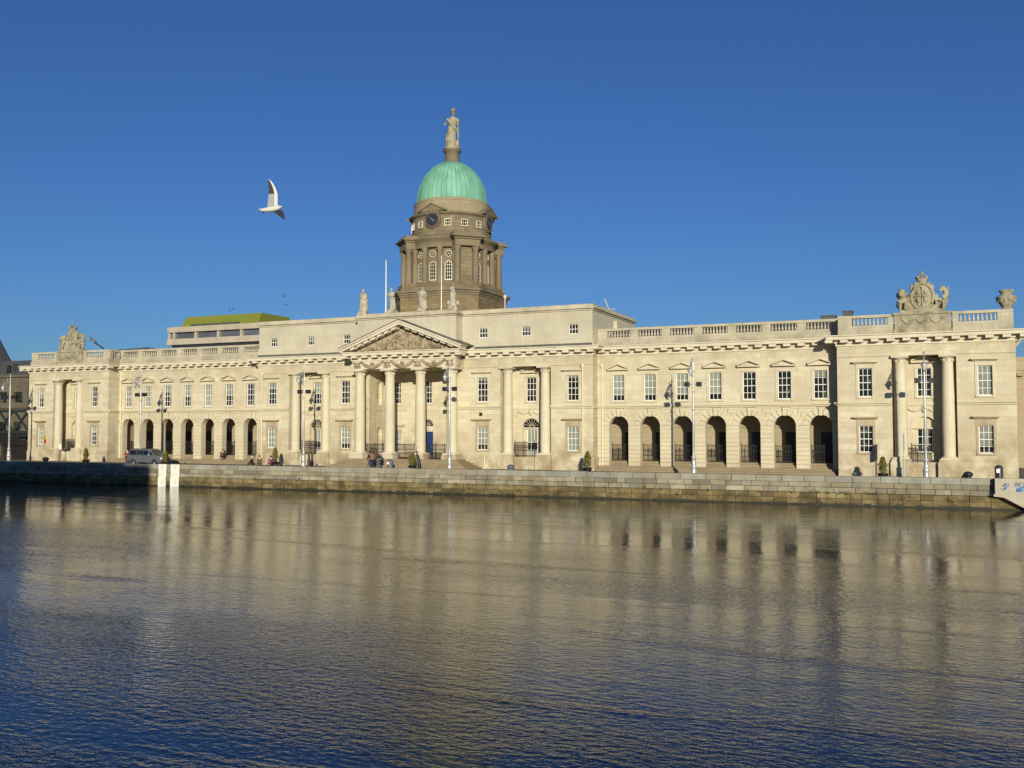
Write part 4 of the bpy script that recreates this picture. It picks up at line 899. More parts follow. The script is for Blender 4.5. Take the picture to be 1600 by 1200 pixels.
while u < 160:
    l = rq.uniform(.8, 1.5)
    for z0, z1 in ((-1.54,-1.12),(-2.0,-1.575),(-2.6,-2.03)):
        mb.fbox(QF, u+.022, u+l-.022, -.14+rq.uniform(-.035,.035), .5, z0, z1)
    u += l
mb.build('tidal_courses', M['quaylow'], Q); mb = MB(); mb.fbox(QF, -160, 160, -.085, .5, -3.5, -1.105); mb.build('footing', M['joint'], Q); mb = MB(); u = -160.
while u < 160: l = rq.uniform(.3, .9); mb.fbox(QF, u, u+l, -.2+rq.uniform(0,.02), .2, -3, -1.98+rq.uniform(-.07,.1)); u += l+.002
mb.build('weed_band', M['tide'], Q)
mb = MB()
for i in range(30):
    u = rq.uniform(-24, 54); z = rq.choice((-1.08, -1.1, -1.55)); s = rq.uniform(.12, .34)
    for k in range(16):
        p = Vector(QF.p(u+rq.gauss(0, s*.6), z+abs(rq.gauss(0, s*.5))-.08, -.17-rq.uniform(0,.08))); a = Vector((rq.uniform(-1,1), rq.uniform(-.6,.6), rq.uniform(-1,1)))*.13; b_ = Vector((rq.uniform(-1,1), rq.uniform(-.6,.6), rq.uniform(-1,1)))*.13
        mb.face([p, p+a, p+b_])
tag(mb.build('weeds', M['weed']), 'small green weeds sprouting from joints of the quay wall', 'weeds', kind='stuff')
for i, (u0, u1) in enumerate(((-26.25,-25.2),(-24.6,-23.45))):
    o = empty('marker_board', QF.p((u0+u1)/2, -1.0, -.1)); mb = MB(); f = Frame((0,0), (1,.035)); h = (u1-u0)/2
    for z0, z1, d in ((.15,1.26,-.04),(-.1,.149,-.05),(-1.2,-.101,-.13)): mb.fbox(f, -h, h, d, d+.045, z0, z1)
    lpart(mb, 'panel', M['board'], o); mb = MB()
    for x in (-h+.12, h-.12): mb.fbox(f, x-.04, x+.04, -.145, -.13, -1.2, -.101); mb.fbox(f, x-.04, x+.04, -.055, -.04, .15, 1.26)
    lpart(mb, 'batten', M['white'], o)
    tag(o, ('white painted board on the quay wall nearer the shadow, left of the pair', 'white painted board on the quay wall, right of the pair')[i], 'board', 'white boards on the quay wall')
# slip wall with graffiti at the far right
o = empty('slip_wall', QF.p(54.4, 0, -.7)); f = Frame((0,0), (1,.035)); mb = MB()
mb.prism([f.p(0,.3,0), f.p(9,.3,0), f.p(9,-5.6,0), f.p(.6,-1.0,0), f.p(0,-.95,0)], Vector((*f.N,0))*.58); lpart(mb, 'panel', M['slip'], o)
mb = MB(); mb.prism([f.p(-.12,-.88,-.14), f.p(.65,-.93,-.14), f.p(9,-5.5,-.14), f.p(9,-5.75,-.14), f.p(.55,-1.12,-.14), f.p(-.12,-1.05,-.14)], Vector((*f.N,0))*.139); lpart(mb, 'sloping_edge', M['concrete'], o)
mb = MB(); rg = random.Random(11)
for k in range(34):
    x, z = rg.uniform(.4, 2.8), rg.uniform(-1.4, .1)
    if z < -.75-.5*max(0, x-.6)+.25: continue
    pts = [f.p(x+.16*math.cos(t*2.1+k)+.05*t, z+.13*math.sin(t*2.9+k), -.012) for t in [i*.5 for i in range(9)]]; mb.tube(pts, .035, 4)
lpart(mb, 'graffiti', M['bluepaint'], o); mb = MB()
for k in range(4):
    x = 1.4+.4*k; mb.tube([f.p(x, .1, -.012), f.p(x+.15, -.12, -.012), f.p(x+.3, .08, -.012)], .03, 4)
lpart(mb, 'faded_graffiti', M['redpaint'], o); tag(o, 'pale slanting slip wall with blue graffiti at the right edge of the quay', 'wall')

# ------------------------------------------------------------------ street lamps
def lamp():
    o = empty('street_lamp', (0,0,0)); mb = MB()
    mb.lathe((0,0,0), [(.30,0),(.30,.12),(.24,.2),(.25,.75),(.27,.8),(.21,.9),(.17,1.5),(.2,1.56),(.2,1.66),(.13,1.75)], 16); lpart(mb, 'base', M['silver'], o)
    mb = MB(); mb.lathe((0,0,1.7), [(.115,0),(.10,1.2),(.105,1.22),(.09,3.5),(.075,7.4)], 12)
    for z in (3.2, 5.6, 7.2, 8.9): mb.lathe((0,0,z), [(.09,0),(.125,.04),(.125,.1),(.09,.14)], 12, cap=False)
    mb.tube([(0,0,9.05),(0,0,10.75)], [.06,.02], 8); mb.blob((0,0,10.1), (.09,.09,.12), 8); lpart(mb, 'pole', M['silver'], o)
    mb = MB()                                # scroll bracket towards the river
    arc = [(0, -1.05*math.sin(t)*1., 8.75+1.5*math.cos(t)*.95+.1) for t in [math.pi*i/16*.62 for i in range(17)]]
    mb.tube([(0,-.06,9.9)]+[(0,-.08-.95*math.sin(math.pi*i/14), 9.15+.75*math.cos(math.pi*i/14)) for i in range(12)], .05, 6)
    for cx, cz, r in ((-.42,9.25,.30),(-.55,9.65,.2),(-.28,8.85,.18),(-.72,9.15,.14),(-.25,9.75,.13)):
        mb.tube([(0, cx+r*math.cos(2*math.pi*i/14), cz+r*math.sin(2*math.pi*i/14)) for i in range(14)], .026, 5, closed=True)
        for a in range(0, 360, 60): mb.tube([(0,cx,cz),(0,cx+r*math.cos(R(a)),cz+r*math.sin(R(a)))], .014, 4)
    mb.tube([(0,-.05,8.6),(0,-.5,8.85),(0,-.85,9.2)], .045, 6); mb.blob((0,-.42,10.0), (.05,.05,.22), 6); lpart(mb, 'scroll_bracket', M['shadediron'], o)
    mb = MB(); mb.tube([(0,-1.0,9.5),(0,-1.0,9.2)], .03, 6); mb.lathe((0,-1.0,8.7), [(.05,.02),(.14,.1),(.2,.3)], 12); lpart(mb, 'lantern', M['lampglass'], o)
    mb = MB(); mb.lathe((0,-1.0,8.7), [(.24,.29),(.27,.33),(.17,.45),(.1,.62)], 12); mb.blob((0,-1.,8.68), (.06,.06,.08), 6); lpart(mb, 'lantern_hood', M['silver'], o)
    mb = MB(); mb.tube([(-.6,0,7.9),(.6,0,7.9)], .04, 6); lpart(mb, 'crossbar', M['silver'], o)
    for s in (-1, 1):
        mb = MB(); mb.box(s*.52-.2, s*.52+.2, -.2, .16, 7.7, 8.1); mb.box(s*.52-.16, s*.52+.16, .161, .26, 7.76, 8.06); fo = lpart(mb, 'floodlight', M['flood'], o)
    return o
LX = [(-52.9,-7.2,'leftmost white street lamp, standing in front of the brown building'),(-31.8,-7.2,'white street lamp with scroll bracket behind the grey van'),(-9.6,-7.,'silver street lamp in front of the left column recess'),(7.45,-7.,'silver street lamp in front of the right end of the portico'),(31.2,-7.,'silver street lamp in the middle of the right-hand arcade'),(49.6,-6.2,'rightmost silver street lamp, in front of the right pavilion columns')]
lp = lamp(); lamps = [lp]+[copy_tree(lp) for _ in LX[1:]]
for o, (x, y, lab) in zip(lamps, LX): o.location = (x, y, 0); tag(o, lab, 'street lamp', 'street lamps along the quay')

# ------------------------------------------------------------------ potted conifers
def conifer(seed, loc, h, w, label):
    o = empty('potted_conifer', loc); rs = random.Random(seed); mb = MB()
    mb.box(-.75, .75, -.42, .42, 0, .12); mb.lathe((0,0,.12), [(.34,0),(.42,.32),(.44,.36),(.38,.36)], 14); lpart(mb, 'planter', M['iron'], o)
    mb = MB(); mb.tube([(0,0,.4),(0,0,h*.9)], [.05,.02], 6); lpart(mb, 'trunk', M['ironr'], o); mb = MB()
    for k in range(900):
        t = rs.random()**.8; z = .42+t*(h-.42); rr = w*(math.sin(min(1, t*1.5+.22)*math.pi*.5)**.8)*(1-t**2.2)**.75*rs.uniform(.55, 1.06)*(1+.14*math.sin(5*t*3+seed))
        a = rs.uniform(0, 6.283); p = Vector((rr*math.cos(a), rr*math.sin(a), z)); d = Vector((math.cos(a), math.sin(a), .9)).normalized()*rs.uniform(.09,.16); q = Vector((-math.sin(a), math.cos(a), rs.uniform(-.3,.3)))*rs.uniform(.03,.06)
        mb.face([p-q, p+q, p+d])
    lpart(mb, 'crown', M['leaf'], o); tag(o, label, 'potted shrub', 'potted conifers along the front'); return o
for i, (x, y, h, w, lab) in enumerate(((-40.3,-7.,1.75,.34,'conifer in a black planter by the far left pavilion'),(-26.9,-8.3,1.6,.3,'yellow conifer in a planter at the front end of the grey van'),(-14.9,-4.8,2.0,.36,'tall yellowish conifer in a planter behind the two people huddled together'),(3.3,-6.9,1.75,.42,'yellow conifer in a black planter beside the tall dark curved post'),(20.8,-5.0,1.95,.38,'green pointed conifer in a planter by the drainpipe right of the column recess'),(46.4,-6.2,1.75,.4,'rounded yellow conifer in a black planter beside the signpost'))):
    conifer(20+i, (x, y, 0), h, w, lab)
o = empty('curved_post', (3.95,-6.9,0)); mb = MB(); mb.tube([(.05,0,0),(.12,0,.5),(.08,0,.95),(-.05,0,1.3),(-.16,0,1.55)], [.13,.15,.15,.13,.09], 10); mb.tube([(-.16,0,1.5),(-.17,0,1.75)], .05, 8); lpart(mb, 'shaft', M['iron'], o); mb = MB(); mb.lathe((-.17,0,1.72), [(.18,0),(.2,.06),(.06,.12)], 12); mb.tube([(-.17,0,1.8),(-.17,0,2.3)], .025, 6); lpart(mb, 'cap', M['iron'], o)
tag(o, 'dark curved post with a small cap beside the planter at the portico steps', 'post')

# ------------------------------------------------------------------ bins, bollards, signs
def litter_bin(x, y, label, col, h):
    o = empty('litter_bin', (x, y, 0)); mb = MB(); mb.lathe((0,0,0), [(.30,0),(.32,.05),(.29,.1),(.29,h*.78)], 16); lpart(mb, 'body', M[col], o)
    mb = MB(); mb.lathe((0,0,h*.78), [(.31,0),(.31,.06),(.22,.2),(.05,.26)], 16); lpart(mb, 'hood', M[col], o); mb = MB(); mb.box(-.19, .05, -.33, -.295, h*.52, h*.76); lpart(mb, 'notice', M['white'], o)
    return tag(o, label, 'litter bin', 'litter bins on the quay')
litter_bin(.95, -7.2, 'grey litter bin with a white notice standing before the portico steps', 'bingrey', 1.05); litter_bin(54.75, -6.3, 'slim dark litter bin at the right end of the quay, above the graffiti wall', 'trimdark', 1.3)
def bollard(x, y, label, col):
    o = empty('bollard', (x, y, 0)); mb = MB(); mb.lathe((0,0,0), [(.36,0),(.36,.08),(.26,.14),(.24,.35)], 16); lpart(mb, 'stem', M[col], o); mb = MB(); mb.lathe((0,0,.35), [(.26,0),(.36,.08),(.36,.24),(.2,.36),(.03,.4)], 16); lpart(mb, 'cap', M[col], o); return tag(o, label, 'bollard', 'mooring bollards')
bollard(-45.4, -8.2, 'black mooring bollard in front of the far left pavilion', 'iron'); bollard(14.1, -7.4, 'blue-grey round mooring bollard under the right column recess', 'bingrey'); bollard(52.6, -6.3, 'black mooring bollard near the right-hand corner of the building', 'iron')
o = empty('signpost', (48.0, -6.3, 0)); mb = MB(); mb.tube([(0,0,0),(0,0,3.75)], .05, 8); lpart(mb, 'post', M['silver'], o); mb = MB(); mb.box(-.04, .04, -.75, .25, 2.35, 3.7); lpart(mb, 'sign_plate', M['signgrey'], o); tag(o, 'thin grey signpost with a plate seen edge-on by the right pavilion', 'sign')
mb = MB(); mb.lathe((0,0,0), [(.24,0),(.22,.1),(.17,.5),(.19,.75),(.1,.95),(.08,1.3),(.12,1.36),(.03,1.45)], 12); o2 = mb.build('lamp_base_shade', M['iron'])  # dark solid form put in for the lamp base's shadow
o2.location = (-8.9, -7.0, 0); tag(o2, 'dark bottle-shaped form standing for the lamp base shadow, just right of the lamp by the left column recess', 'bollard')
o = empty('wall_plate', (-53.35, PY-.16, 2.4)); mb = MB(); mb.box(-.2, .12, -.04, .1, .35, .85); lpart(mb, 'yellow_plate', plain('yellow_plate', (.55,.38,.03), .5), o); mb = MB(); mb.box(-.02, .3, -.04, .1, -.15, .3); lpart(mb, 'red_plate', plain('red_plate', (.45,.07,.05), .5), o); mb = MB(); mb.tube([(-.1,0,-1.2),(-.1,0,.4)], .03, 6); lpart(mb, 'post', M['pipe'], o)
tag(o, 'small yellow and red plates on the wall of the far left pavilion', 'sign')
o = empty('notice_board', (-48.9, -3.2, 0)); mb = MB(); mb.tube([(0,0,0),(0,0,1.7)], .04, 6); lpart(mb, 'post', M['ironr'], o); mb = MB(); mb.box(-.22, .22, -.04, .03, 1.5, 2.2); lpart(mb, 'plate', M['white'], o); tag(o, 'small white notice on a thin post before the far left columns', 'notice')

# ------------------------------------------------------------------ van
def van():
    o = empty('van', (-29.95, -7.65, 0)); W = .95
    lo = [(-2.82,.36),(2.72,.36),(2.86,.55),(2.85,.78),(2.6,1.0),(2.0,1.2),(-2.74,1.2),(-2.86,.95)]
    mb = MB(); mb.prism([(x,-W,z) for x, z in lo], (0, 2*W, 0))
    A = [(-2.74,1.2),(2.0,1.2)]; zt, wt = 1.9, .78
    b0, b1, t0, t1 = -2.74, 2.0, -2.45, .95
    mb.raw([(b0,-W,1.2),(b1,-W,1.2),(b1,W,1.2),(b0,W,1.2),(t0,-wt,zt),(t1,-wt,zt),(t1,wt,zt),(t0,wt,zt),(t0+.2,-wt+.2,zt+.07),(t1-.3,-wt+.2,zt+.06),(t1-.3,wt-.2,zt+.06),(t0+.2,wt-.2,zt+.07)],
           [(0,1,5,4),(1,2,6,5),(2,3,7,6),(3,0,4,7),(4,5,9,8),(5,6,10,9),(6,7,11,10),(7,4,8,11),(8,9,10,11)])
    bo = lpart(mb, 'body', M['van'], o); bv = bo.modifiers.new('Bevel', 'BEVEL'); bv.width = .06; bv.segments = 3; bv.limit_method = 'ANGLE'; bv.angle_limit = R(25)
    def side(x0, x1, z0, z1, s, x0t=None, x1t=None):
        y = lambda z: s*(W-(W-wt)*(z-1.2)/(zt-1.2)+.012)
        return [(x0,y(z0),z0),(x1,y(z0),z0),(x1t if x1t is not None else x1,y(z1),z1),(x0t if x0t is not None else x0,y(z1),z1)]
    for s in (-1, 1):
        for x0, x1, x0t, x1t in ((-2.5,-1.25,-2.36,-1.25),(-1.19,-.1,-1.19,-.1),(-.04,.78,-.04,.62)):
            m_ = MB(); m_.face(side(x0, x1, 1.26, 1.80, s, x0t, x1t)); lpart(m_, 'side_window', M['glass'], o)
        m_ = MB(); m_.face(side(.95, 1.62, 1.26, 1.6, s, .85, 1.2)); lpart(m_, 'quarter_window', M['glass'], o)
        m_ = MB(); m_.blob((1.05, s*1.1, 1.3), (.1,.13,.11), 8); lpart(m_, 'mirror', M['silver'], o)
        m_ = MB(); m_.blob((2.72, s*.68, .84), (.2,.24,.13), 8); lpart(m_, 'headlight', M['lens'], o)
        m_ = MB(); m_.box(-2.89, -2.7, s*.82-.1, s*.82+.1, 1.0, 1.45); lpart(m_, 'tail_light', M['redlens'], o)
        for x in (-1.75, 1.85):
            arch = MB(); arch.prism([(x+.44*math.cos(math.pi*i/12), s*(W+.002), .36+.44*math.sin(math.pi*i/12)) for i in range(13)], (0, s*.012, 0)); lpart(arch, 'wheel_arch', M['trimdark'], o)
            wv = MB(); prof = [(.2,-.1),(.33,-.1),(.35,-.06),(.35,.06),(.33,.1),(.2,.1)]; n = 24; k = len(prof)
            vs = [(x+r*math.cos(2*math.pi*i/n), s*(W-.07)+z, .35+r*math.sin(2*math.pi*i/n)) for r, z in prof for i in range(n)]
            wv.raw(vs, [(j*n+i, j*n+(i+1) % n, (j+1)*n+(i+1) % n, (j+1)*n+i) for j in range(k-1) for i in range(n)], 0, True); wo = lpart(wv, 'wheel', M['rubber'], o)
            hv = MB(); hv.prism([(x+.2*math.cos(2*math.pi*i/20), s*(W+.015), .35+.2*math.sin(2*math.pi*i/20)) for i in range(20)], (0, -s*.1, 0))
            for a in range(5): t = 2*math.pi*a/5; hv.tube([(x, s*(W+.025), .35), (x+.18*math.cos(t), s*(W+.025), .35+.18*math.sin(t))], .035, 5)
            lpart(hv, 'rim', M['chrome'], wo)
        m_ = MB(); m_.box(-.1, -.085, s*(W+.001)-.004, s*(W+.001)+.004, .45, 1.18); m_.box(-1.22, -1.2, s*(W+.001)-.004, s*(W+.001)+.004, .45, 1.18); m_.box(.85,.865, s*(W+.001)-.004, s*(W+.001)+.004, .45, 1.18); lpart(m_, 'door_gap', M['trimdark'], o)
    m_ = MB(); sl = (b1-t1)/(zt-1.2); 
    m_.face([(b1-.02+.012,-.84,1.24),(b1-.02+.012,.84,1.24),(t1+.08+.012,.72,1.85),(t1+.08+.012,-.72,1.85)]); ws = lpart(m_, 'windscreen', M['glass'], o)
    m_ = MB(); m_.face([(-2.735-.012,-.8,1.3),(-2.735-.012,.8,1.3),(-2.5-.012,.7,1.82),(-2.5-.012,-.7,1.82)]); lpart(m_, 'rear_window', M['glass'], o)
    m_ = MB(); m_.box(2.7, 2.92, -.9, .9, .4, .62); m_.box(-2.93, -2.75, -.9, .9, .4, .62); lpart(m_, 'bumper', M['van'], o)
    m_ = MB()
    for s in (-1, 1): m_.tube([(-2.1,s*.68,1.99),(.5,s*.68,1.99)], .025, 6)
    lpart(m_, 'roof_rail', M['trimdark'], o)
    o.scale = (.85, .9, .92)
    tag(o, 'grey people carrier van with dark windows parked behind the quay wall', 'van')
van()

# ------------------------------------------------------------------ people
def person(loc, rz, pose, label, top, legs, hair, h=1.72, scarf=None, bag=None):
    o = empty('person', loc, rz); s = h/1.75
    J = dict(pel=(0,0,.95), sp=(0,-.01,1.15), ch=(0,0,1.36), nk=(0,0,1.5), hd=(0,-.02,1.6), ht=(0,-.01,1.71))
    if pose == 'walk': L = dict(hl=(-.1,0,.9), kl=(-.11,-.2,.5), al=(-.11,-.32,.09), tl=(-.11,-.48,.05), hr=(.1,0,.9), kr=(.1,.06,.5), ar=(.1,.34,.14), tr=(.1,.24,.03)); A = dict(sl=(-.2,0,1.42), el=(-.26,.13,1.16), wl=(-.27,.06,.9), sr=(.2,0,1.42), er=(.26,-.1,1.15), wr=(.25,-.24,.95))
    elif pose == 'stand': L = dict(hl=(-.1,0,.9), kl=(-.12,-.02,.5), al=(-.12,.02,.08), tl=(-.14,-.15,.04), hr=(.1,0,.9), kr=(.12,-.03,.5), ar=(.13,.02,.08), tr=(.16,-.15,.04)); A = dict(sl=(-.2,0,1.42), el=(-.27,.05,1.15), wl=(-.22,-.12,.95), sr=(.2,0,1.42), er=(.27,.05,1.15), wr=(.2,-.14,.98))
    else:
        d = -.52; J = {k: (x, y+.12*(z-.95)*-1.2, z+d) for k, (x, y, z) in J.items()}
        L = dict(hl=(-.1,0,.40), kl=(-.17,-.42,.55), al=(-.14,-.52,.09), tl=(-.15,-.68,.05), hr=(.1,0,.40), kr=(.17,-.42,.53), ar=(.15,-.55,.09), tr=(.16,-.7,.05)); A = dict(sl=(-.2,-.06,.9), el=(-.27,-.16,.64), wl=(-.12,-.38,.56), sr=(.2,-.06,.9), er=(.27,-.16,.64), wr=(.1,-.38,.54))
    P = {**J, **L, **A}; E = [('pel','sp'),('sp','ch'),('ch','nk'),('nk','hd'),('hd','ht'),('pel','hl'),('hl','kl'),('kl','al'),('al','tl'),('pel','hr'),('hr','kr'),('kr','ar'),('ar','tr'),('ch','sl'),('sl','el'),('el','wl'),('ch','sr'),('sr','er'),('er','wr')]
    Rd = dict(pel=(.15,.11), sp=(.14,.10), ch=(.16,.11), nk=.055, hd=(.085,.1), ht=(.06,.07), hl=.09, kl=.062, al=.042, tl=.035, hr=.09, kr=.062, ar=.042, tr=.035, sl=.06, el=.042, wl=.028, sr=.06, er=.042, wr=.028)
    for q in 'lr':                              # palm, four fingers and a thumb
        w = Vector(P['w'+q]); d = (w-Vector(P['e'+q])).normalized(); sd = d.cross(Vector((0,0,1)) if abs(d.z) < .9 else Vector((0,1,0))).normalized()
        P['m'+q] = tuple(w+d*.075); E.append(('w'+q, 'm'+q)); Rd['m'+q] = (.032,.016)
        for i in range(4): n = f'f{q}{i}'; P[n] = tuple(w+d*(.075+(.075,.09,.085,.065)[i])+sd*(i-1.5)*.022+Vector((0,-.015,0))); E.append(('m'+q, n)); Rd[n] = .008
        P['th'+q] = tuple(w+d*.06-sd*.055); E.append(('w'+q, 'th'+q)); Rd['th'+q] = .009
    def mk(keys, edges, grow, name, mat, root='pel', rz_=None):
        idx = {k: i for i, k in enumerate(keys)}; me = skin_mesh([tuple(c*s for c in P[k]) for k in keys], [(idx[a], idx[b_]) for a, b_ in edges if a in idx and b_ in idx], [tuple((r if isinstance(r, tuple) else (r, r))[j]*s*grow for j in (0, 1)) for r in (Rd[k] for k in keys)], idx[root], 1)
        return mesh_obj(me, name, M[mat], o)
    bodyo = mk(list(P), E, 1, 'body', 'skin')
    mk(['pel','sp','ch','nk','sl','el','wl','sr','er','wr'], E, 1.22, 'coat', top)
    mk(['pel','hl','kl','al','hr','kr','ar'], E, 1.18, 'trousers', legs)
    hb = MB(); x, y, z = P['ht']; hb.blob((x*s, (y+.035)*s, (z-.03)*s), (.105*s,.115*s,.11*s), 10, jit=.05); hb.blob((x*s, (y+.09)*s, (z-.14)*s), (.085*s,.05*s,.12*s), 8); lpart(hb, 'hair', M[hair], o)
    fc = MB(); hx = Vector(P['hd']); fc.blob((hx.x*s, (hx.y-.105)*s, hx.z*s), (.014*s,.022*s,.025*s), 6)
    for q in (-1, 1): fc.blob(((hx.x+q*.09)*s, (hx.y+.0)*s, hx.z*s), (.012*s,.02*s,.03*s), 6)
    lpart(fc, 'nose_and_ears', M['skin'], o)
    ey = MB()
    for q in (-1, 1): ey.blob(((hx.x+q*.035)*s, (hx.y-.092)*s, (hx.z+.028)*s), (.012*s,.008*s,.008*s), 6)
    lpart(ey, 'eye', M['black'], o)
    for q in 'lr':
        m_ = MB(); a, t = Vector(P['a'+q]), Vector(P['t'+q]); m_.tube([tuple((a+(a-t)*.25-Vector((0,0,.03)))*s), tuple((a-Vector((0,0,.035)))*s), tuple(t*s), tuple((t+(t-a)*.2)*s)], [.05*s,.055*s,.05*s,.03*s], 8); lpart(m_, 'shoe', M['black'], o)
    if bag: m_ = MB(); bx = bag; m_.box(bx[0]-.16, bx[0]+.16, bx[1]-.1, bx[1]+.1, bx[2], bx[2]+.38); m_.tube([(bx[0]-.1,bx[1],bx[2]+.38),(bx[0],bx[1],bx[2]+.55),(bx[0]+.1,bx[1],bx[2]+.38)], .015, 5); lpart(m_, 'bag', M['trimdark'], o)
    tag(o, label, 'person', 'people on the quay'); return o
person((-1.55,-7.0,0), R(-85), 'walk', 'person in a black jacket walking left before the portico steps', 'black', 'jeans', 'dkhair', 1.78)
person((-1.0,-7.35,0), R(-80), 'walk', 'person in a tan jacket walking beside someone in black', 'tan', 'navy', 'dkhair', 1.8)
person((-.55,-6.7,0), R(-80), 'walk', 'person in navy half hidden behind the one in the tan jacket', 'navy', 'jeans', 'grey', 1.75)
person((-34.0,-6.9,0), R(20), 'stand', 'person in dark clothes standing at the rear of the grey van', 'maroon', 'black', 'dkhair', 1.78)
person((-25.9,-.35,.45), R(30), 'sit', 'red-haired person in dark clothes sitting on the arcade steps', 'maroon', 'black', 'redhair', 1.75)
person((-15.9,-7.3,0), R(-30), 'sit', 'pale-haired person sitting on the ground left of the yellow conifer', 'black', 'black', 'palehair', 1.7)
person((-15.2,-7.0,0), R(25), 'sit', 'person in a brown coat huddled on the ground beside the tall conifer', 'brown', 'brown', 'dkhair', 1.75)
person((-13.55,-7.2,0), R(15), 'sit', 'person in a plum coat sitting on the ground with a dark bag', 'plum', 'plum', 'dkhair', 1.75, bag=(.55,-.1,0))

# ------------------------------------------------------------------ birds
fpx = 1600*33.75/36
def cam_ray(x, y):
    yaw, pit = R(24), R(2.675); fw = Vector((-math.sin(yaw)*math.cos(pit), math.cos(yaw)*math.cos(pit), math.sin(pit))); rt = Vector((math.cos(yaw), math.sin(yaw), 0)); up = rt.cross(fw)
    return (fw+rt*(x-800)/fpx+up*(600-y)/fpx), fw, rt, up
def gull():
    d, fw, rt, up = cam_ray(424, 326); o = empty('flying_gull', Vector((50.66,-89.25,G))+d*16); k = 16/fpx/12      # metres per 1/12 pixel of the photograph
    def V(x, y, z=0): return rt*((x-505)*k)+up*((810-y)*k)+fw*z
    mb = MB(); pts = [(285,835),(330,838),(420,832),(520,818),(610,800),(665,782),(700,772)]; mb.tube([V(*p) for p in pts], [r*k for r in (10,30,44,52,44,30,12)], 14); mb.blob(V(668,780), (30*k,30*k,26*k), 10); lpart(mb, 'body', M['gullwhite'], o)
    mb = MB(); mb.tube([V(690,776), V(712,772), V(728,772)], [9*k, 7*k, 2*k], 6); lpart(mb, 'beak', M['beak'], o)
    mb = MB(); mb.blob(V(682,770,-24*k), (4*k,4*k,4*k), 6); lpart(mb, 'eye', M['gulldark'], o)
    mb = MB(); mb.prism([V(310,820,-30*k), V(310,852,30*k), V(282,870,60*k), V(276,815,-60*k)], tuple(up*.006)); mb.prism([V(400,840,-20*k), V(400,850,40*k), V(330,888,70*k), V(335,872,0)], tuple(up*.005)); lpart(mb, 'tail', M['gullwhite'], o)
    def wing(name, lead, trail, depth, mats, dark):
        w = MB(); n = len(lead); th = .012
        for i in range(n-1):
            for side in (0, 1):
                q = [V(*lead[i], depth[i]+side*th), V(*lead[i+1], depth[i+1]+side*th)]; t = [V(*trail[i], depth[i]+side*th), V(*trail[i+1], depth[i+1]+side*th)]
                m0 = q[0].lerp(t[0], .35); m1 = q[1].lerp(t[1], .35)
                w.raw([q[0], q[1], m1, m0], [(0,1,2,3)], 0 if not dark else 1, True); w.raw([m0, m1, t[1], t[0]], [(0,1,2,3)], 1 if (dark or i >= n-5 and i < n-1) else 2, True)
            w.face([V(*lead[i], depth[i]), V(*lead[i+1], depth[i+1]), V(*lead[i+1], depth[i+1]+th), V(*lead[i], depth[i]+th)], 1 if dark else 0); w.face([V(*trail[i], depth[i]), V(*trail[i+1], depth[i+1]), V(*trail[i+1], depth[i+1]+th), V(*trail[i], depth[i]+th)], 1 if dark else 2)
        lpart(w, name, mats, o)
    L1 = [(632,790),(612,700),(604,600),(592,510),(555,410),(500,310),(450,250),(395,205)]; T1 = [(430,800),(428,700),(425,600),(428,510),(420,420),(400,330),(388,265),(388,215)]
    wing('wing', L1, T1, [0,.03,.07,.1,.13,.16,.18,.2], [M['gullwhite'], M['gulldark'], M['gullgrey']], False)
    L2 = [(660,830),(715,850),(760,900),(790,960),(812,1020),(822,1052)]; T2 = [(530,860),(580,895),(640,940),(700,985),(765,1030),(812,1054)]
    wing('wing', L2, T2, [0,-.06,-.12,-.18,-.22,-.25], [M['gullwhite'], M['gulldark'], M['gullgrey']], True)  # lower wing dark all over, its shade put into the colour
    tag(o, 'white gull with dark wing tips flying over the river, near the camera', 'gull')
gull()
def speck(x, y, dist, label, rz):
    d, fw, rt, up = cam_ray(x, y); o = empty('distant_bird', Vector((50.66,-89.25,G))+d*dist, rz); mb = MB(); mb.tube([(-.25,0,0),(-.1,0,.02),(.12,0,.02),(.26,0,0)], [.02,.07,.07,.02], 8); lpart(mb, 'body', M['gulldark'], o)
    for s in (-1, 1): mb = MB(); mb.prism([(.1,s*.05,.03),(-.1,s*.05,.03),(-.15,s*.4,.16),(-.1,s*.62,.1),(.06,s*.35,.16)], (0,0,.015)); lpart(mb, 'wing', M['gulldark'], o)
    tag(o, label, 'bird', 'tiny far birds in the sky')
speck(359, 485, 230, 'tiny dark bird above the olive green roof, lower of two', .4); speck(364, 483, 235, 'tiny dark bird above the olive green roof, upper of two', 1.2)
speck(445, 463, 190, 'tiny dark bird in the sky right of the olive green roof, upper of two', .8); speck(446, 476.5, 190, 'tiny dark bird in the sky right of the olive green roof, just above the attic', 2.2)

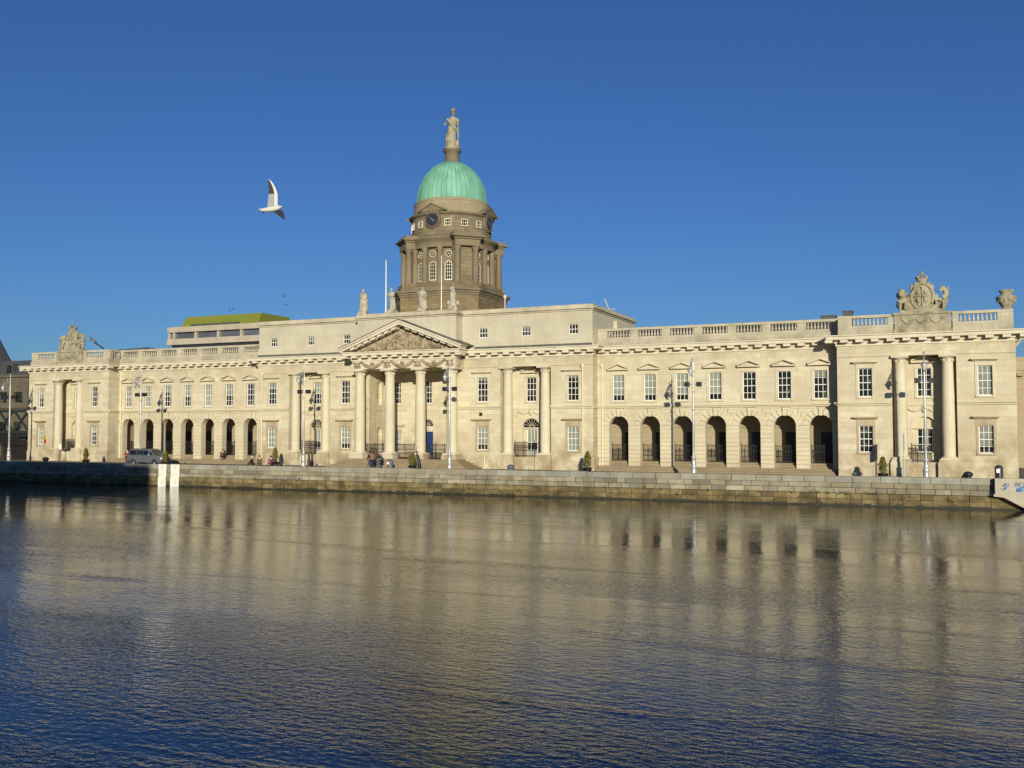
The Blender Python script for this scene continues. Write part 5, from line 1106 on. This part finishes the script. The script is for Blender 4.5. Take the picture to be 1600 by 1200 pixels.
# ------------------------------------------------------------------ neighbouring buildings
def office():
    o = empty('office_block', (-70, 50, 0)); fr = Frame((0,0)); x0, x1 = -13., 16.5; mb = MB()
    mb.box(x0+.8, x1-.8, .8, 20, 0, 19.3); mb.box(x0, x1, 0, 20.5, 19.9, 21.0); mb.box(x0, x1, 0, 20.5, 22.25, 23.25)
    for x in (-11.6, -6.35, -1.0, 4.35, 9.7, 14.9): mb.box(x-.22, x+.22, .25, .9, 21.0, 22.25)
    mb.box(x0+.02, x0+.4, .3, 1.2, 21.0, 22.25); lpart(mb, 'wall', M['concrete'], o)
    for a, b_ in zip((-12.9,-11.35,-6.1,-.75,4.6,9.95), (-11.85,-6.6,-1.25,4.1,9.45,14.6)):
        m_ = MB(); m_.face([(a,.75,21.0),(b_,.75,21.0),(b_,.75,22.25),(a,.75,22.25)]); 
        w = lpart(m_, 'window', M['darkpane'], o)
    m_ = MB(); m_.box(x0+.8, x1-.8, .5, .8, 19.3, 19.9); lpart(m_, 'shadow_gap', M['trimdark'], o)
    m_ = MB(); rx0, rx1, ry0, ry1, zb, zt = x0+2.4, 7.7, 1., 12., 23.25, 25.3
    m_.raw([(rx0,ry0,zb),(rx1,ry0,zb),(rx1,ry1,zb),(rx0,ry1,zb),(rx0+.7,ry0+1.0,zt),(rx1-.1,ry0+1.0,zt),(rx1-.1,ry1-2,zt),(rx0+.7,ry1-2,zt)], [(0,1,5,4),(1,2,6,5),(2,3,7,6),(3,0,4,7),(4,5,6,7)])
    ro = lpart(m_, 'roof', M['olive'], o); m_ = MB()
    for i in range(46): t = i/45; xb, xt = rx0+(rx1-rx0)*t, rx0+.7+(rx1-.1-rx0-.7)*t; m_.tube([(xb,ry0-.01,zb+.02),(xt,ry0+.99,zt+.02)], .06, 4)
    lpart(m_, 'roof_seam', M['olive'], ro); m_ = MB(); m_.box(-7.8, 3.4, .6, .98, 23.252, 23.7); lpart(m_, 'gutter_box', M['slate'], o)
    tag(o, 'modern beige office block with an olive green metal roof behind the left wing', 'building')
office()
def brown():
    o = empty('brown_building', (-95, 20, 0)); fr = Frame((0,0)); mb = MB(); x1 = 11.8; ops = [op(x-1., x+1., z0, z0+1.7) for x in (-14,-10,-6,-2,2,6,9.6) for z0 in (3.5, 8.3)]
    wall(mb, fr, -20, x1, 0, 12.6, ops, .4); mb.face([(x1,0,0),(x1,16,0),(x1,16,12.6),(x1,0,12.6)]); mb.fbox(fr, -20.2, x1+.2, -.35, 0, 7.4, 8.0); mb.fbox(fr, -20.3, x1+.3, -.4, .3, 12.4, 12.75); lpart(mb, 'wall', M['brownwall'], o)
    for q in ops: m_ = MB(); m_.face([fr.p(q['u0'],q['z0'],.35),fr.p(q['u1'],q['z0'],.35),fr.p(q['u1'],q['z1'],.35),fr.p(q['u0'],q['z1'],.35)]); w = lpart(m_, 'window', M['glass'], o); b_ = MB(); b_.fbox(fr, (q['u0']+q['u1'])/2-.05, (q['u0']+q['u1'])/2+.05, .26, .33, q['z0'], q['z1']); lpart(b_, 'frame', M['trimdark'], w)
    m_ = MB(); m_.raw([(-20,.2,12.76),(x1,.2,12.76),(x1,16,12.76),(-20,16,12.76),(-20,2.2,15.3),(x1-1.6,2.2,15.3),(x1-1.6,14,15.3),(-20,14,15.3)], [(0,1,5,4),(1,2,6,5),(2,3,7,6),(4,5,6,7)]); lpart(m_, 'mansard_roof', M['slate'], o)
    m_ = MB(); m_.lathe((-4.4,6,15.0), [(3.6,0),(2.8,1.4),(.2,6.5)], 8, smooth=False); lpart(m_, 'turret_roof', M['slate'], o)
    for x in (2.5, 7): m_ = MB(); m_.box(x-.9, x+.9, .3, 2.2, 12.9, 14.7); dm_ = lpart(m_, 'dormer', M['slate'], o); m_ = MB(); m_.face([(x-.6,.28,13.1),(x+.6,.28,13.1),(x+.6,.28,14.4),(x-.6,.28,14.4)]); lpart(m_, 'pane', M['glass'], dm_)
    tag(o, 'brown building with a dark mansard roof at the left edge', 'building')
brown()
o = empty('railway_bridge', (-66, 3, 0)); mb = MB(); f = Frame((0,0))
for z in (3.4, 6.3): mb.box(-30, 6.6, -.2, .2, z, z+.4)
lpart(mb, 'chord', M['girder'], o); mb = MB()
for i in range(12):
    x = -29+i*3.0
    mb.tube([(x,-.02,3.6),(x+2.9,-.02,6.5)], .17, 6); mb.tube([(x+2.9,.1,3.6),(x,.1,6.5)], .17, 6)
lpart(mb, 'lattice', M['girder'], o); mb = MB(); mb.box(-30, 6.6, .25, 9, 3.0, 3.4); lpart(mb, 'deck', M['girder'], o); mb = MB(); mb.box(3.4, 6.4, .5, 8, 0, 3.0); mb.box(-22, -18, .5, 8, 0, 3); lpart(mb, 'pier', M['brownwall'], o)
tag(o, 'dark green lattice girder bridge low at the left edge beside the pavilion', 'bridge')
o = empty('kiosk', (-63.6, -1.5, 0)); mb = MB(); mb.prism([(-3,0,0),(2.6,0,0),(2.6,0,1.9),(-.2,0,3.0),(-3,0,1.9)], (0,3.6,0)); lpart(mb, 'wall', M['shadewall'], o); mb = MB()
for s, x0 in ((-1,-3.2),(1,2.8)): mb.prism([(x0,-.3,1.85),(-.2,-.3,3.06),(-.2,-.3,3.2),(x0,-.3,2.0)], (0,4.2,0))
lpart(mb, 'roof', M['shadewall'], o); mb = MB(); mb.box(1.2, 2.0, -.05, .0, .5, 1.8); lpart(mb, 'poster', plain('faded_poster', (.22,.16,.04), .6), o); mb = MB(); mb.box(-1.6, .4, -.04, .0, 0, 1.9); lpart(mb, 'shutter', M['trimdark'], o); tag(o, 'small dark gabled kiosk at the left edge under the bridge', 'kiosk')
# the tall block on the near bank behind the camera whose shadow lies on the left part of the quay
o = empty('riverside_block', (-30, -100, 2.3)); mb = MB(); fr = Frame((50.0, 0), (-1, 0)); 
ops = [op(u-.8, u+.8, z, z+1.7) for u in range(4, 98, 5) for z in (1.2, 5., 9, 13)]
wall(mb, fr, 0, 100, 0, 18.3, ops, .3); mb.box(-50, 50, -18, -.01, 0, .2); mb.face([(50,0,0),(50,-18,0),(50,-18,18.3),(50,0,18.3)]); mb.face([(-50,0,0),(-50,-18,0),(-50,-18,18.3),(-50,0,18.3)]); mb.face([(-50,-18,0),(50,-18,0),(50,-18,18.3),(-50,-18,18.3)]); mb.face([(-50,0,18.3),(50,0,18.3),(50,-18,18.3),(-50,-18,18.3)]); mb.box(-50, 46.5, -17, -.5, 18.31, 19.0); lpart(mb, 'wall', M['brownwall'], o)
m_ = MB()
for q in ops: m_.face([fr.p(q['u0'],q['z0'],.28),fr.p(q['u1'],q['z0'],.28),fr.p(q['u1'],q['z1'],.28),fr.p(q['u0'],q['z1'],.28)])
lpart(m_, 'window', M['darkpane'], o); tag(o, 'long brick block on the near bank that shades the left of the quay', 'building')

# ------------------------------------------------------------------ camera, light
cam = bpy.data.cameras.new('camera'); co = bpy.data.objects.new('camera', cam); COL.objects.link(co); scene.camera = co
cam.lens = 33.75; cam.sensor_width = 36; cam.clip_end = 6000; co.location = (50.66, -89.25, G); co.rotation_euler = (R(92.675), 0, R(24))
S = Vector((.526, -1, .226)).normalized()
sun = bpy.data.lights.new('sun', 'SUN'); so = bpy.data.objects.new('sun', sun); COL.objects.link(so); sun.energy = 4.65; sun.angle = R(.5); sun.color = (1, .935, .765); so.rotation_euler = S.to_track_quat('Z', 'Y').to_euler()
w = bpy.data.worlds.new('World'); scene.world = w; w.use_nodes = True; nt = w.node_tree; bg = nt.nodes['Background']
sky = nt.nodes.new('ShaderNodeTexSky'); sky.sky_type = 'NISHITA'; sky.sun_disc = False; sky.sun_elevation = math.asin(S.z); sky.sun_rotation = math.atan2(S.x, S.y); sky.air_density = 1.; sky.dust_density = .3; sky.ozone_density = 2.5; sky.altitude = 0
tint = nt.nodes.new('ShaderNodeMix'); tint.data_type = 'RGBA'; tint.blend_type = 'MULTIPLY'; tint.inputs[0].default_value = 1; tint.inputs[7].default_value = (.315, .522, .91, 1)
nt.links.new(sky.outputs[0], tint.inputs[6]); nt.links.new(tint.outputs[2], bg.inputs[0]); bg.inputs[1].default_value = .10
vs = scene.view_settings; vs.view_transform = 'Standard'; vs.look = 'None'; vs.exposure = 0; vs.gamma = 1
scene.cycles.max_bounces = 6; scene.cycles.use_denoising = True
